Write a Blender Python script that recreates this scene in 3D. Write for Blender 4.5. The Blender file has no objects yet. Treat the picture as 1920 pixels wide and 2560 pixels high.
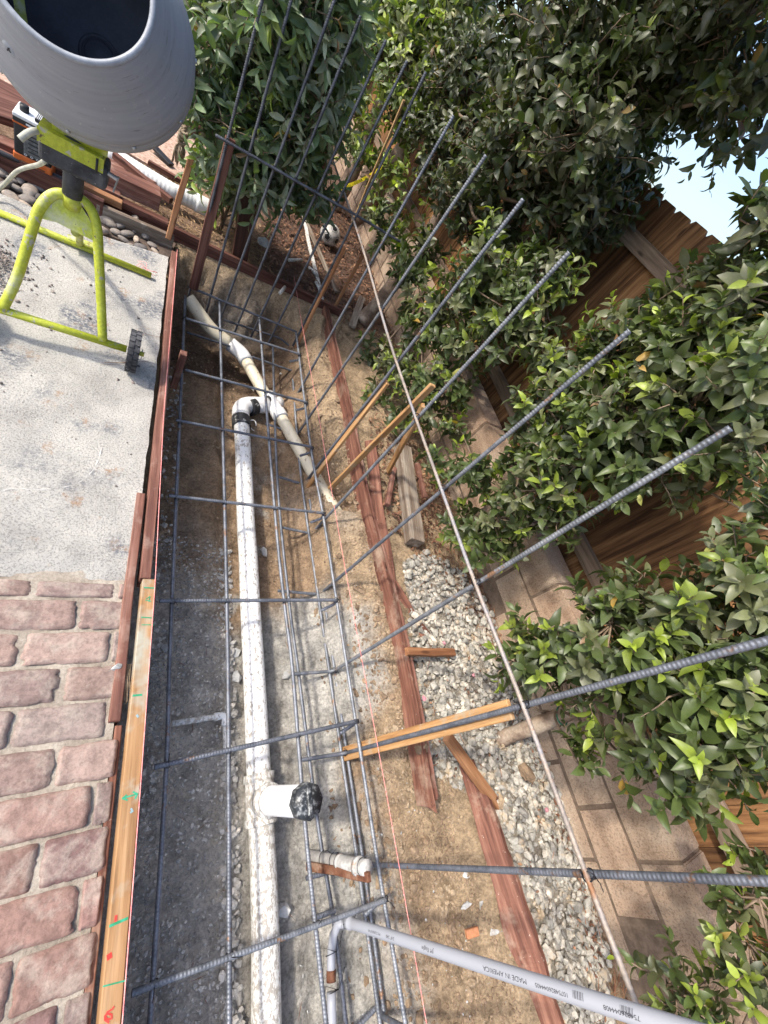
import bpy, bmesh, math, random
import numpy as np
from mathutils import Vector, Matrix
random.seed(7)
RNG = np.random.default_rng(11)
S = bpy.context.scene
C = S.collection
# ------------------------------------------------------------------ camera, sky, sun, exposure
CAM_H = 1.65                       # eye height above the slab (slab top is z = 0)
FPX = 1040.23                      # focal length in pixels of the 1920 x 2560 photograph
RC = np.array([[0.81066916, -0.20377503, 0.54890004],
               [0.14499035, -0.83841606, -0.52539158],
               [0.5672683, 0.50550396, -0.65013263]])
cd = bpy.data.cameras.new('camera'); cam = bpy.data.objects.new('camera', cd); C.objects.link(cam)
cam.matrix_world = Matrix(((RC[0][0], -RC[1][0], -RC[2][0], 0), (RC[0][1], -RC[1][1], -RC[2][1], 0),
                           (RC[0][2], -RC[1][2], -RC[2][2], CAM_H), (0, 0, 0, 1)))
cd.sensor_fit = 'VERTICAL'; cd.sensor_height = 36.0; cd.sensor_width = 27.0
cd.lens = 36.0 * FPX / 2560.0
cd.clip_start = 0.02; cd.clip_end = 500
S.camera = cam
SUN_DIR = Vector((0.90, -0.20, -1.0)).normalized()      # direction the light travels
sun_el = math.asin(-SUN_DIR.z)
w = bpy.data.worlds.new('World'); S.world = w; w.use_nodes = True
wn = w.node_tree; wn.nodes.clear()
sky = wn.nodes.new('ShaderNodeTexSky'); sky.sky_type = 'NISHITA'; sky.sun_disc = False
sky.sun_elevation = sun_el
sky.sun_rotation = math.atan2(-SUN_DIR.x, -SUN_DIR.y)
sky.air_density = 1.0; sky.dust_density = 3.0; sky.ozone_density = 1.5
bg = wn.nodes.new('ShaderNodeBackground'); bg.inputs[1].default_value = 0.15
wo = wn.nodes.new('ShaderNodeOutputWorld')
wn.links.new(sky.outputs[0], bg.inputs[0]); wn.links.new(bg.outputs[0], wo.inputs[0])
sl = bpy.data.lights.new('sun', 'SUN'); so = bpy.data.objects.new('sun', sl); C.objects.link(so)
so.rotation_euler = SUN_DIR.to_track_quat('-Z', 'Y').to_euler(); so.location = (-4, 1, 6)
sl.energy = 2.0; sl.angle = math.radians(4.0); sl.color = (1.0, 0.93, 0.82)
S.view_settings.view_transform = 'Standard'; S.view_settings.look = 'None'
S.view_settings.exposure = 1.18; S.view_settings.gamma = 1.0
S.render.engine = 'CYCLES'

# ------------------------------------------------------------------ measuring helpers: photo pixel -> point on a known world plane
def ray(px, py):
    return RC.T @ np.array([(px - 960.0) / FPX, (py - 1280.0) / FPX, 1.0])
def atz(px, py, z):
    r = ray(px, py); t = (z - CAM_H) / r[2]; return Vector((r[0]*t, r[1]*t, z))
def atx(px, py, x):
    r = ray(px, py); t = x / r[0]; return Vector((x, r[1]*t, CAM_H + r[2]*t))
def aty(px, py, y):
    r = ray(px, py); t = y / r[1]; return Vector((r[0]*t, y, CAM_H + r[2]*t))
def atp(px, py, p, n):
    r = Vector(ray(px, py)); o = Vector((0, 0, CAM_H)); t = (Vector(p) - o).dot(Vector(n)) / r.dot(Vector(n)); return o + r*t
def at1(dx, dy, kind, v):     # the same with coordinates of the 1659-pixel preview
    return {'x': atx, 'y': aty, 'z': atz}[kind](dx*1.15732, dy*1.15732, v)

# ------------------------------------------------------------------ noise for terrain
_VN = {}
def vnoise(x, y, seed=0):
    if seed not in _VN: _VN[seed] = np.random.default_rng(seed).random((256, 256))
    r = _VN[seed]
    xi = np.floor(x).astype(int); yi = np.floor(y).astype(int); fx = x - xi; fy = y - yi
    fx = fx*fx*(3-2*fx); fy = fy*fy*(3-2*fy)
    a = r[xi % 256, yi % 256]; b = r[(xi+1) % 256, yi % 256]; c = r[xi % 256, (yi+1) % 256]; d = r[(xi+1) % 256, (yi+1) % 256]
    return (a*(1-fx)+b*fx)*(1-fy) + (c*(1-fx)+d*fx)*fy - 0.5
def fbm(x, y, f, o=4, seed=0):
    s = 0; a = 1
    for i in range(o):
        s = s + a*vnoise(x*f, y*f, seed+i); a *= 0.5; f *= 2.07
    return s
def sstep(a, b, x):
    t = np.clip((x-a)/(b-a), 0, 1); return t*t*(3-2*t)
def inpoly(x, y, poly):
    x = np.asarray(x); y = np.asarray(y); r = np.zeros(x.shape, bool); n = len(poly)
    for i in range(n):
        x0, y0 = poly[i][0], poly[i][1]; x1, y1 = poly[(i+1) % n][0], poly[(i+1) % n][1]
        c = ((y0 > y) != (y1 > y)) & (x < (x1-x0)*(y-y0)/(y1-y0+1e-12)+x0); r ^= c
    return r

# ------------------------------------------------------------------ object helpers
def tag(o, label=None, cat=None, group=None, kind=None):
    if label: o['label'] = label
    if cat: o['category'] = cat
    if group: o['group'] = group
    if kind: o['kind'] = kind
    return o
def thing(name, label, cat, loc=(0, 0, 0), group=None):
    o = bpy.data.objects.new(name, None); C.objects.link(o); o.location = loc; o.empty_display_size = 0.05
    return tag(o, label, cat, group)
def mesh_np(name, V, F, smooth=True, col=None):
    """V (n,3); F (m,k) array, or list of arrays"""
    me = bpy.data.meshes.new(name)
    Fs = F if isinstance(F, list) else [F]
    Fs = [np.asarray(f, dtype=np.int32) for f in Fs if len(f)]
    me.vertices.add(len(V)); me.vertices.foreach_set('co', np.asarray(V, dtype=np.float32).ravel())
    li = np.concatenate([f.ravel() for f in Fs]); tot = np.concatenate([np.full(len(f), f.shape[1], dtype=np.int32) for f in Fs])
    st = np.concatenate([[0], np.cumsum(tot)[:-1]]).astype(np.int32)
    me.loops.add(len(li)); me.loops.foreach_set('vertex_index', li)
    me.polygons.add(len(tot)); me.polygons.foreach_set('loop_start', st); me.polygons.foreach_set('loop_total', tot)
    me.polygons.foreach_set('use_smooth', np.full(len(tot), smooth))
    me.update(calc_edges=True); me.validate()
    if col is not None:
        a = me.color_attributes.new('col', 'FLOAT_COLOR', 'POINT')
        a.data.foreach_set('color', np.concatenate([col, np.ones((len(col), 1))], 1).astype(np.float32).ravel())
    return me
def put(name, me, mat, parent=None, M=None):
    """link mesh (given in world coordinates, or in M's frame) as an object; children are stored relative to their thing"""
    o = bpy.data.objects.new(name, me); C.objects.link(o)
    if mat is not None: me.materials.append(mat)
    M = M if M is not None else Matrix.Identity(4)
    if parent is not None:
        o.parent = parent
        pw = Matrix.Identity(4); q = parent; chain = []
        while q is not None: chain.append(q); q = q.parent
        for q in reversed(chain): pw = pw @ q.matrix_basis
        o.matrix_basis = pw.inverted() @ M
    else: o.matrix_basis = M
    return o
class MB:
    def __init__(s): s.v = []; s.f = {3: [], 4: []}; s.n = 0; s.ng = []
    def add(s, V, F):
        V = np.asarray(V, float); s.v.append(V)
        Fs = F if isinstance(F, list) and len(F) and isinstance(F[0], np.ndarray) else [np.asarray(F)]
        for f in Fs:
            if len(f): s.f[f.shape[1]].append(f + s.n)
        s.n += len(V)
    def ngon(s, idx): s.ng.append(idx)
    def build(s, name, smooth=True):
        V = np.concatenate(s.v); Fs = [np.concatenate(s.f[k]) for k in (3, 4) if s.f[k]]
        return mesh_np(name, V, Fs, smooth)
def frames(P):
    P = np.asarray(P, float); n = len(P)
    T = np.zeros_like(P); T[1:-1] = P[2:]-P[:-2]; T[0] = P[1]-P[0]; T[-1] = P[-1]-P[-2]
    T /= np.linalg.norm(T, axis=1)[:, None]+1e-12
    a = np.array([0, 0, 1.]) if abs(T[0][2]) < .9 else np.array([1., 0, 0])
    N = np.zeros_like(P); u = np.cross(T[0], a); u /= np.linalg.norm(u); N[0] = u
    for i in range(1, n):
        u = N[i-1]-T[i]*(N[i-1] @ T[i]); N[i] = u/(np.linalg.norm(u)+1e-12)
    return T, N, np.cross(T, N)
def tube_vf(P, r, k=8, cap=True):
    P = np.asarray(P, float); n = len(P); T, N, B = frames(P)
    th = np.linspace(0, 2*np.pi, k, endpoint=False)
    r = np.broadcast_to(np.asarray(r, float).reshape(-1, 1) if np.ndim(r) == 1 else np.asarray(r, float), (n, k)) if np.ndim(r) else np.full((n, k), float(r))
    V = P[:, None]+r[:, :, None]*(np.cos(th)[None, :, None]*N[:, None]+np.sin(th)[None, :, None]*B[:, None])
    V = V.reshape(-1, 3)
    i = np.arange(n-1)[:, None]*k; j = np.arange(k)[None]; j2 = (j+1) % k
    F = np.stack([i+j, i+j2, i+k+j2, i+k+j], -1).reshape(-1, 4)
    out = [F]
    if cap:
        V = np.concatenate([V, P[:1], P[-1:]]); a = n*k; jj = np.arange(k); j3 = (jj+1) % k
        out.append(np.concatenate([np.stack([np.full(k, a), j3, jj], 1), np.stack([np.full(k, a+1), (n-1)*k+jj, (n-1)*k+j3], 1)]))
    return V, out
def tube(name, P, r, mat, parent=None, k=10, smooth=True):
    V, F = tube_vf(P, r, k); return put(name, mesh_np(name, V, F, smooth), mat, parent)
def resample(P, step):
    P = np.asarray([list(p) for p in P], float); d = np.r_[0, np.cumsum(np.linalg.norm(np.diff(P, axis=0), axis=1))]
    n = max(2, int(round(d[-1]/step))+1); s = np.linspace(0, d[-1], n)
    return np.stack([np.interp(s, d, P[:, i]) for i in range(3)], 1)
def fillet(P, rad, n=6):
    P = [np.array(list(p), float) for p in P]; out = [P[0]]
    for i in range(1, len(P)-1):
        a, b, c = P[i-1], P[i], P[i+1]; u = a-b; v = c-b; lu = np.linalg.norm(u); lv = np.linalg.norm(v)
        d = min(rad, lu*.45, lv*.45); p = b+u/lu*d; q = b+v/lv*d
        for t in np.linspace(0, 1, n): out.append((1-t)**2*p+2*t*(1-t)*b+t*t*q)
    out.append(P[-1]); return out
def smooth_path(P, n=40):
    """Catmull-Rom"""
    P = [np.array(list(p), float) for p in P]; P = [2*P[0]-P[1]]+P+[2*P[-1]-P[-2]]; out = []
    m = max(2, n//(len(P)-3))
    for i in range(1, len(P)-2):
        for t in np.linspace(0, 1, m, endpoint=False):
            a, b, c, d = P[i-1:i+3]
            out.append(.5*((2*b)+(-a+c)*t+(2*a-5*b+4*c-d)*t*t+(-a+3*b-3*c+d)*t**3))
    out.append(P[-2]); return np.array(out)
def box_vf(c, s, M=None):
    c = np.array(c, float); s = np.array(s, float)/2
    V = np.array([[x, y, z] for x in (-1, 1) for y in (-1, 1) for z in (-1, 1)], float)*s+c
    F = np.array([[0, 1, 3, 2], [4, 6, 7, 5], [0, 4, 5, 1], [2, 3, 7, 6], [0, 2, 6, 4], [1, 5, 7, 3]])
    if M is not None: V = np.array([list(M @ Vector(v)) for v in V])
    return V, F
def bbox_mesh(name, s, bev=.002, seg=2, cuts=0, warp=0.0, seed=0, rough_end=0.0):
    """a bevelled timber/box centred at the origin, x = length"""
    bm = bmesh.new(); bmesh.ops.create_cube(bm, size=1)
    for v in bm.verts: v.co = Vector((v.co.x*s[0], v.co.y*s[1], v.co.z*s[2]))
    if bev: bmesh.ops.bevel(bm, geom=list(bm.edges), offset=bev, segments=seg, affect='EDGES', profile=.6)
    if cuts:
        for i in range(1, cuts+1):
            x = -s[0]/2+s[0]*i/(cuts+1)
            bmesh.ops.bisect_plane(bm, geom=list(bm.verts)+list(bm.edges)+list(bm.faces), plane_co=(x, 0, 0), plane_no=(1, 0, 0))
    if warp or rough_end:
        r = random.Random(seed); p = [r.uniform(0, 6) for _ in range(6)]
        for v in bm.verts:
            t = v.co.x/s[0]
            v.co.y += warp*(math.sin(t*5+p[0])+.4*math.sin(t*13+p[1])); v.co.z += warp*.6*math.sin(t*4+p[2])
            if rough_end and abs(t) > .49: v.co.x += r.uniform(-rough_end, rough_end)
    me = bpy.data.meshes.new(name); bm.to_mesh(me); bm.free(); return me
def board_M(p0, p1, up=(0, 0, 1), roll=0):
    p0 = Vector(p0); p1 = Vector(p1); x = (p1-p0).normalized(); y = Vector(up).cross(x).normalized(); z = x.cross(y)
    M = Matrix((x, y, z)).transposed().to_4x4(); M.translation = (p0+p1)/2
    return M @ Matrix.Rotation(roll, 4, 'X') if roll else M
def board(name, p0, p1, wy, hz, mat, parent=None, up=(0, 0, 1), roll=0, cuts=6, warp=.002, bev=.0025, seed=0, re=.002):
    L = (Vector(p1)-Vector(p0)).length
    return put(name, bbox_mesh(name, (L, wy, hz), bev, 1, cuts, warp, seed, re), mat, parent, board_M(p0, p1, up, roll))
def rock_vf(c, r, sq=(1, 1, 1), sub=1, jag=.25, rng=RNG):
    key = sub
    if key not in rock_vf.cache:
        bm = bmesh.new(); bmesh.ops.create_icosphere(bm, subdivisions=sub, radius=1)
        rock_vf.cache[key] = (np.array([list(v.co) for v in bm.verts]), np.array([[v.index for v in f.verts] for f in bm.faces])); bm.free()
    V, F = rock_vf.cache[key]
    # cut the ball with a few random planes so that it gets flat facets
    P = V.copy()
    for _ in range(5):
        n = rng.normal(size=3); n /= np.linalg.norm(n); d = 1-jag*rng.uniform(.5, 1.6)
        e = P @ n - d; P = P - np.clip(e, 0, None)[:, None]*n
    P = P*(1+rng.normal(size=(len(P), 1))*jag*.12)
    a = rng.uniform(0, 6.28); ca, sa = np.cos(a), np.sin(a); b = rng.normal()*.35; cb, sb = np.cos(b), np.sin(b)
    P = P*np.array(sq)*r
    P = P @ np.array([[1, 0, 0], [0, cb, -sb], [0, sb, cb]]).T @ np.array([[ca, -sa, 0], [sa, ca, 0], [0, 0, 1]]).T
    return P+np.array(c, float), F
rock_vf.cache = {}

# ------------------------------------------------------------------ materials
class NT:
    def __init__(s, name):
        s.m = bpy.data.materials.new(name); s.m.use_nodes = True; s.t = s.m.node_tree; s.t.nodes.clear()
        s.out = s.n('ShaderNodeOutputMaterial'); s.b = s.n('ShaderNodeBsdfPrincipled'); s.l(s.b.outputs[0], s.out.inputs[0])
    def n(s, ty, **kw):
        x = s.t.nodes.new(ty)
        for k, v in kw.items(): setattr(x, k, v)
        return x
    def l(s, a, b): s.t.links.new(a, b)
    def coords(s, scale=(1, 1, 1), rand=True):
        tc = s.n('ShaderNodeTexCoord'); mp = s.n('ShaderNodeMapping'); s.l(tc.outputs['Object'], mp.inputs[0]); mp.inputs['Scale'].default_value = scale
        if rand:
            oi = s.n('ShaderNodeObjectInfo'); v = s.n('ShaderNodeVectorMath', operation='SCALE'); v.inputs[0].default_value = (17, 31, 23)
            s.l(oi.outputs['Random'], v.inputs['Scale']); s.l(v.outputs[0], mp.inputs['Location'])
        return mp.outputs[0]
    def noise(s, co, scale, detail=4, rough=.55, dist=0):
        x = s.n('ShaderNodeTexNoise'); s.l(co, x.inputs['Vector']); x.inputs['Scale'].default_value = scale
        x.inputs['Detail'].default_value = detail; x.inputs['Roughness'].default_value = rough; x.inputs['Distortion'].default_value = dist
        return x.outputs['Fac']
    def ramp(s, fac, stops, k=1.0):
        stops = [(.5+(p-.5)*k, c) for p, c in stops]
        x = s.n('ShaderNodeValToRGB'); s.l(fac, x.inputs[0]); e = x.color_ramp.elements
        while len(e) < len(stops): e.new(.5)
        for i, (p, c) in enumerate(stops): e[i].position = p; e[i].color = (c[0], c[1], c[2], 1) if not isinstance(c, (int, float)) else (c, c, c, 1)
        return x.outputs[0]
    def mix(s, fac, a, b, mode='MIX'):
        x = s.n('ShaderNodeMix', data_type='RGBA', blend_type=mode)
        for i, v in ((0, fac), (6, a), (7, b)):
            if isinstance(v, (int, float)): x.inputs[i].default_value = v
            elif isinstance(v, tuple): x.inputs[i].default_value = (v[0], v[1], v[2], 1)
            else: s.l(v, x.inputs[i])
        return x.outputs[2]
    def bump(s, h, strength=.5, dist=.01, prev=None):
        x = s.n('ShaderNodeBump'); s.l(h, x.inputs['Height']); x.inputs['Strength'].default_value = strength; x.inputs['Distance'].default_value = dist
        if prev is not None: s.l(prev, x.inputs['Normal'])
        return x.outputs[0]
    def fin(s, col, rough=.7, metal=0, nrm=None, spec=.4):
        if isinstance(col, tuple): s.b.inputs['Base Color'].default_value = (*col, 1)
        else: s.l(col, s.b.inputs['Base Color'])
        if isinstance(rough, (int, float)): s.b.inputs['Roughness'].default_value = rough
        else: s.l(rough, s.b.inputs['Roughness'])
        s.b.inputs['Metallic'].default_value = metal; s.b.inputs['Specular IOR Level'].default_value = spec
        if nrm is not None: s.l(nrm, s.b.inputs['Normal'])
        return s.m
def gmat(name, stops, scale=8, detail=6, rough=.75, metal=0, bump=.3, bscale=60, bdist=.004, stretch=(1, 1, 1), splats=(), fine=.25, fscale=90, island=0, spec=.35, rand=True, vein=None):
    n = NT(name); co = n.coords(stretch, rand); f = n.noise(co, scale, detail, .6)
    c = n.ramp(f, stops, .55); f2 = n.noise(co, fscale, 3, .6)
    c = n.mix(fine, c, n.ramp(f2, [(.3, .25), (.7, 1.0)], .6), 'MULTIPLY') if fine else c
    if island:
        g = n.n('ShaderNodeNewGeometry'); c = n.mix(island, c, n.ramp(g.outputs['Random Per Island'], [(0, (.45, .42, .42)), (.5, (1, 1, 1)), (1, (1.5, 1.4, 1.3))]), 'MULTIPLY')
    for i, (sc, ss, th, soft) in enumerate(splats):
        m = n.ramp(n.noise(n.coords((1, 1, 1), rand), ss, 5, .65), [(th, 0.0), (min(th+soft, 1), 1.0)]); c = n.mix(m, c, sc)
    nr = n.bump(n.noise(co, bscale, 5, .65), bump, bdist) if bump else None
    return n.fin(c, rough, metal, nr, spec)
def wood(name, dark, mid, light, scale=6, rough=.75, splats=(), axis=0, fine=.35, bump=.5, island=0):
    n = NT(name); st = [14, 14, 14]; st[axis] = .9; co = n.coords(tuple(st)); f = n.noise(co, scale/6*2.2, 6, .62, .08)
    c = n.ramp(f, [(.28, dark), (.5, mid), (.72, light)], .65)
    st2 = [60, 60, 60]; st2[axis] = 2.5; co2 = n.coords(tuple(st2)); f2 = n.noise(co2, 2.5, 4, .6)
    c = n.mix(fine, c, n.ramp(f2, [(.35, .3), (.65, 1.0)]), 'MULTIPLY')
    if island:
        g = n.n('ShaderNodeNewGeometry'); c = n.mix(island, c, n.ramp(g.outputs['Random Per Island'], [(0, (.4, .36, .34)), (.5, (1, 1, 1)), (1, (1.5, 1.35, 1.2))]), 'MULTIPLY')
    for (sc, ss, th, soft) in splats:
        m = n.ramp(n.noise(n.coords(), ss, 5, .7), [(th, 0.0), (min(th+soft, 1), 1.0)]); c = n.mix(m, c, sc)
    # knots
    vo = n.n('ShaderNodeTexVoronoi'); kst = [6, 6, 6]; kst[axis] = 1.8; n.l(n.coords(tuple(kst)), vo.inputs['Vector']); vo.inputs['Scale'].default_value = 1.6
    c = n.mix(n.ramp(vo.outputs['Distance'], [(.05, .8), (.11, 0.0)]), c, tuple(x*.35 for x in dark))
    nr = n.bump(f2, bump, .0015); return n.fin(c, rough, 0, nr, .25)
DUST = (.42, .38, .33)
M = {}
M['redwood'] = wood('red_painted_wood', (.095, .038, .026), (.19, .082, .055), (.31, .155, .105), splats=[((.38, .285, .21), 5, .54, .22), ((.52, .42, .35), 48, .67, .04), ((.55, .50, .44), 9, .68, .05)])
M['redwood_clean'] = wood('red_lumber', (.14, .06, .045), (.22, .10, .072), (.34, .185, .14), fine=.5, splats=[((.40, .30, .24), 7, .55, .3)])
M['pine'] = wood('pine_lumber', (.24, .13, .06), (.36, .205, .095), (.44, .27, .14), fine=.35, splats=[((.36, .34, .27), 3.0, .52, .12)])
M['stake'] = wood('orange_stake_wood', (.30, .15, .06), (.45, .25, .105), (.54, .33, .16), fine=.4, splats=[((.36, .30, .22), 9, .56, .15)])
M['cedar'] = wood('cedar_stake_wood', (.18, .075, .035), (.32, .15, .07), (.42, .22, .11))
M['greywood'] = wood('weathered_wood', (.12, .085, .06), (.22, .17, .13), (.36, .31, .25), splats=[(DUST, 8, .6, .2)])
M['darkbrown'] = wood('dark_brown_stained_wood', (.035, .014, .010), (.065, .027, .018), (.095, .045, .032), fine=.2, rough=.5)
M['rustwood'] = wood('rust_brown_wood', (.06, .022, .015), (.13, .055, .04), (.20, .095, .07))
M['fence'] = wood('fence_wood', (.08, .038, .017), (.20, .10, .042), (.32, .175, .08), axis=2, fine=.4, island=.8)
M['fencerail'] = wood('fence_rail_wood', (.11, .078, .055), (.19, .14, .10), (.27, .2, .15), axis=0)
M['bark'] = gmat('smooth_bark', [(.3, (.16, .11, .08)), (.5, (.3, .22, .16)), (.7, (.42, .34, .26))], 9, bump=.5, bscale=30, fine=.3)
M['twig'] = gmat('twig_bark', [(.3, (.14, .1, .07)), (.7, (.30, .22, .15))], 9, bump=0)
M['rebar'] = gmat('bare_steel_bar', [(.3, (.13, .145, .175)), (.6, (.22, .24, .28))], 14, rough=.5, metal=.45, bump=.25, bscale=140, bdist=.001, splats=[((.20, .12, .075), 18, .60, .08)], fine=.3, spec=.5)
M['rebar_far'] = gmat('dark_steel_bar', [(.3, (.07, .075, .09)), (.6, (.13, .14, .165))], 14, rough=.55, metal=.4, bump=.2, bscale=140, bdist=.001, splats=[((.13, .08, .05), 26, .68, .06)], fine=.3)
M['rebar_rust'] = gmat('weathered_thin_bar', [(.3, (.25, .22, .20)), (.5, (.36, .30, .25)), (.7, (.28, .27, .28))], 7, rough=.6, metal=.3, bump=.3, bscale=90, fine=.3, splats=[((.25, .13, .07), 9, .58, .1)])
M['wire'] = gmat('black_tie_wire', [(.3, (.012, .012, .015)), (.7, (.04, .04, .045))], 20, rough=.5, metal=.5, bump=0, fine=0)
def pvc(name, col, mud=(.38, .35, .31), n1=(34, .56), n2=(9, .60), rough=.4, ribs=0):
    n = NT(name); co = n.coords((1, 1, 1)); c = n.mix(n.ramp(n.noise(co, 2.2, 3), [(.35, 0.0), (.75, .5)]), col, tuple(x*.86 for x in col))
    st = n.coords((1, .55, 1))
    m = n.ramp(n.noise(st, n1[0], 4, .7), [(n1[1], 0.0), (n1[1]+.03, 1.0)]); c = n.mix(m, c, mud)
    m2 = n.ramp(n.noise(co, n2[0], 6, .7), [(n2[1], 0.0), (n2[1]+.12, .85)]); c = n.mix(m2, c, tuple(x*1.15 for x in mud))
    return n.fin(c, rough, 0, n.bump(m, .3, .001), .4)
M['pvc'] = pvc('muddy_white_plastic', (.80, .81, .80), n1=(75, .55), n2=(16, .60))
M['pvc_dirty'] = pvc('heavily_muddied_white_plastic', (.70, .70, .67), n1=(95, .505), n2=(20, .60))
M['pvc_clean'] = pvc('white_plastic', (.74, .74, .73), n1=(20, .68), n2=(5, .72))
M['cream'] = pvc('cream_plastic', (.66, .60, .46), mud=(.32, .27, .18), n1=(50, .62), n2=(7, .60))
M['tan_pipe'] = pvc('dusty_cream_plastic', (.56, .48, .33), mud=(.3, .22, .14), n1=(12, .6), n2=(4, .5))
M['conduit'] = pvc('grey_plastic_conduit', (.33, .345, .385), mud=(.5, .48, .45), n1=(40, .72), n2=(6, .74))
M['rubber'] = gmat('black_rubber', [(.3, (.02, .02, .022)), (.7, (.05, .05, .052))], 10, rough=.55, bump=.1, splats=[((.3, .3, .29), 30, .6, .06)], fine=.2)
M['abs'] = gmat('black_plastic_fitting', [(.3, (.015, .018, .022)), (.7, (.05, .055, .06))], 16, rough=.4, bump=.3, bscale=30, splats=[((.30, .31, .31), 60, .50, .16)], fine=.3)
M['tyre'] = gmat('dusty_tyre_rubber', [(.3, (.035, .036, .04)), (.7, (.11, .11, .115))], 14, rough=.8, bump=.2, splats=[((.35, .35, .34), 40, .62, .08)], fine=.3)
M['lime'] = gmat('lime_green_paint', [(.3, (.44, .48, .04)), (.6, (.51, .55, .06)), (.8, (.55, .58, .14))], 5, rough=.42, bump=.12, bscale=40, splats=[((.38, .37, .30), 30, .60, .04), ((.52, .51, .38), 5, .56, .2), ((.16, .12, .07), 45, .66, .02)], fine=.3)
M['lime_rust'] = gmat('chipped_lime_paint', [(.3, (.42, .45, .06)), (.7, (.5, .52, .14))], 5, rough=.5, bump=.2, splats=[((.16, .09, .04), 20, .58, .05), ((.5, .48, .38), 8, .58, .1)])
M['drum'] = NT('moulded_grey_drum_plastic')
n = M['drum']; co = n.coords((1, 1, 1), False); wv = n.n('ShaderNodeTexNoise'); mp = n.coords((1.6, 1.6, 60), False); n.l(mp, wv.inputs['Vector']); wv.inputs['Scale'].default_value = 1.2; wv.inputs['Detail'].default_value = 4
c = n.mix(n.ramp(wv.outputs[0], [(.35, 0.0), (.7, .5)]), (.29, .30, .325), (.21, .215, .23))
c = n.mix(n.ramp(n.noise(n.coords((1, 1, 7), False), 10, 6, .7), [(.52, 0.0), (.75, .45)]), c, (.36, .35, .33))
c = n.mix(n.ramp(n.noise(n.coords((1.5, 1.5, 16), False), 9, 6, .75), [(.60, 0.0), (.68, .7)]), c, (.12, .115, .105)); c = n.mix(n.ramp(n.noise(co, 34, 5, .7), [(.63, 0.0), (.66, .35)]), c, (.45, .44, .42))
M['drum'] = n.fin(c, .48, 0, n.bump(n.noise(co, 160, 3), .12, .001), .4)
M['drum_in'] = gmat('black_drum_lining', [(.3, (.04, .043, .058)), (.7, (.07, .075, .098))], 6, rough=.55, bump=.1, fine=.15)
M['rimgrey'] = gmat('rolled_grey_rim', [(.3, (.26, .28, .31)), (.7, (.34, .36, .39))], 9, rough=.42, bump=.1, fine=.15)
M['black_dusty'] = gmat('dusty_black_casting', [(.3, (.02, .022, .026)), (.6, (.06, .062, .068))], 9, rough=.6, bump=.3, bscale=50, splats=[((.34, .34, .33), 60, .63, .05), ((.16, .16, .16), 7, .5, .3)])
M['steel'] = gmat('galvanised_steel', [(.3, (.35, .37, .38)), (.7, (.5, .52, .53))], 14, rough=.42, metal=.7, bump=.1)
M['rusty'] = gmat('rusty_iron', [(.3, (.10, .035, .018)), (.6, (.20, .09, .05)), (.8, (.3, .2, .14))], 18, rough=.85, bump=.5)
M['orange'] = gmat('orange_plastic', [(.3, (.50, .11, .02)), (.7, (.62, .16, .035))], 6, rough=.5, bump=0, fine=.15)
M['blackp'] = gmat('black_plastic', [(.3, (.012, .012, .014)), (.7, (.03, .03, .034))], 10, rough=.45, bump=0)
M['greyp'] = gmat('grey_grille_plastic', [(.3, (.07, .075, .08)), (.7, (.16, .165, .17))], 60, rough=.6, bump=.5, bscale=120)
M['whitep'] = gmat('dusty_white_plastic', [(.3, (.62, .64, .66)), (.7, (.78, .79, .8))], 12, rough=.5, bump=0, splats=[((.4, .4, .4), 30, .66, .05)])
M['cable'] = gmat('pale_cable', [(.3, (.40, .40, .33)), (.7, (.52, .52, .44))], 12, rough=.5, bump=0)
M['pink'] = gmat('pink_mason_line', [(.3, (.75, .22, .22)), (.7, (.85, .38, .34))], 40, rough=.7, bump=0, fine=0)
M['magenta'] = gmat('magenta_paint_chip', [(.3, (.40, .16, .19)), (.7, (.50, .26, .28))], 40, rough=.8, bump=0)
M['greentie'] = gmat('green_tree_tie', [(.3, (.01, .12, .06)), (.7, (.02, .2, .11))], 10, rough=.5, bump=0)
M['rope'] = gmat('weathered_rope', [(.3, (.20, .15, .10)), (.7, (.36, .29, .21))], 40, rough=.95, bump=.6, bscale=120)
M['tape'] = gmat('yellow_warning_tape', [(.3, (.75, .62, .01)), (.7, (.85, .72, .03))], 3, rough=.4, bump=0, fine=.1)
M['ink_g'] = gmat('green_marker', [(.3, (.02, .22, .10)), (.7, (.04, .34, .2))], 40, rough=.8, bump=0, fine=0)
M['ink_r'] = gmat('red_marker', [(.3, (.55, .04, .03)), (.7, (.65, .08, .06))], 40, rough=.8, bump=0, fine=0)
M['ink_b'] = gmat('faded_blue_marker', [(.3, (.16, .28, .32)), (.7, (.26, .36, .38))], 40, rough=.8, bump=0, fine=0)
M['ink_k'] = gmat('black_print', [(.3, (.015, .015, .02)), (.7, (.04, .04, .05))], 40, rough=.7, bump=0, fine=0)
M['ball'] = gmat('dirty_white_ball', [(.3, (.4, .38, .35)), (.7, (.6, .58, .55))], 20, rough=.6, bump=.1)
M['bamboo'] = gmat('tan_bamboo', [(.3, (.30, .18, .08)), (.7, (.45, .30, .15))], 12, rough=.6, bump=.2)
M['stone'] = gmat('crushed_gravel', [(.25, (.25, .24, .21)), (.5, (.38, .365, .32)), (.75, (.50, .48, .42))], 22, rough=.9, bump=.5, bscale=70, fine=.3, island=.7, rand=False, splats=[((.38, .29, .19), 11, .56, .12)])
M['pebble'] = gmat('river_pebble_', [(.3, .5), (.7, .6)])
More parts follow.
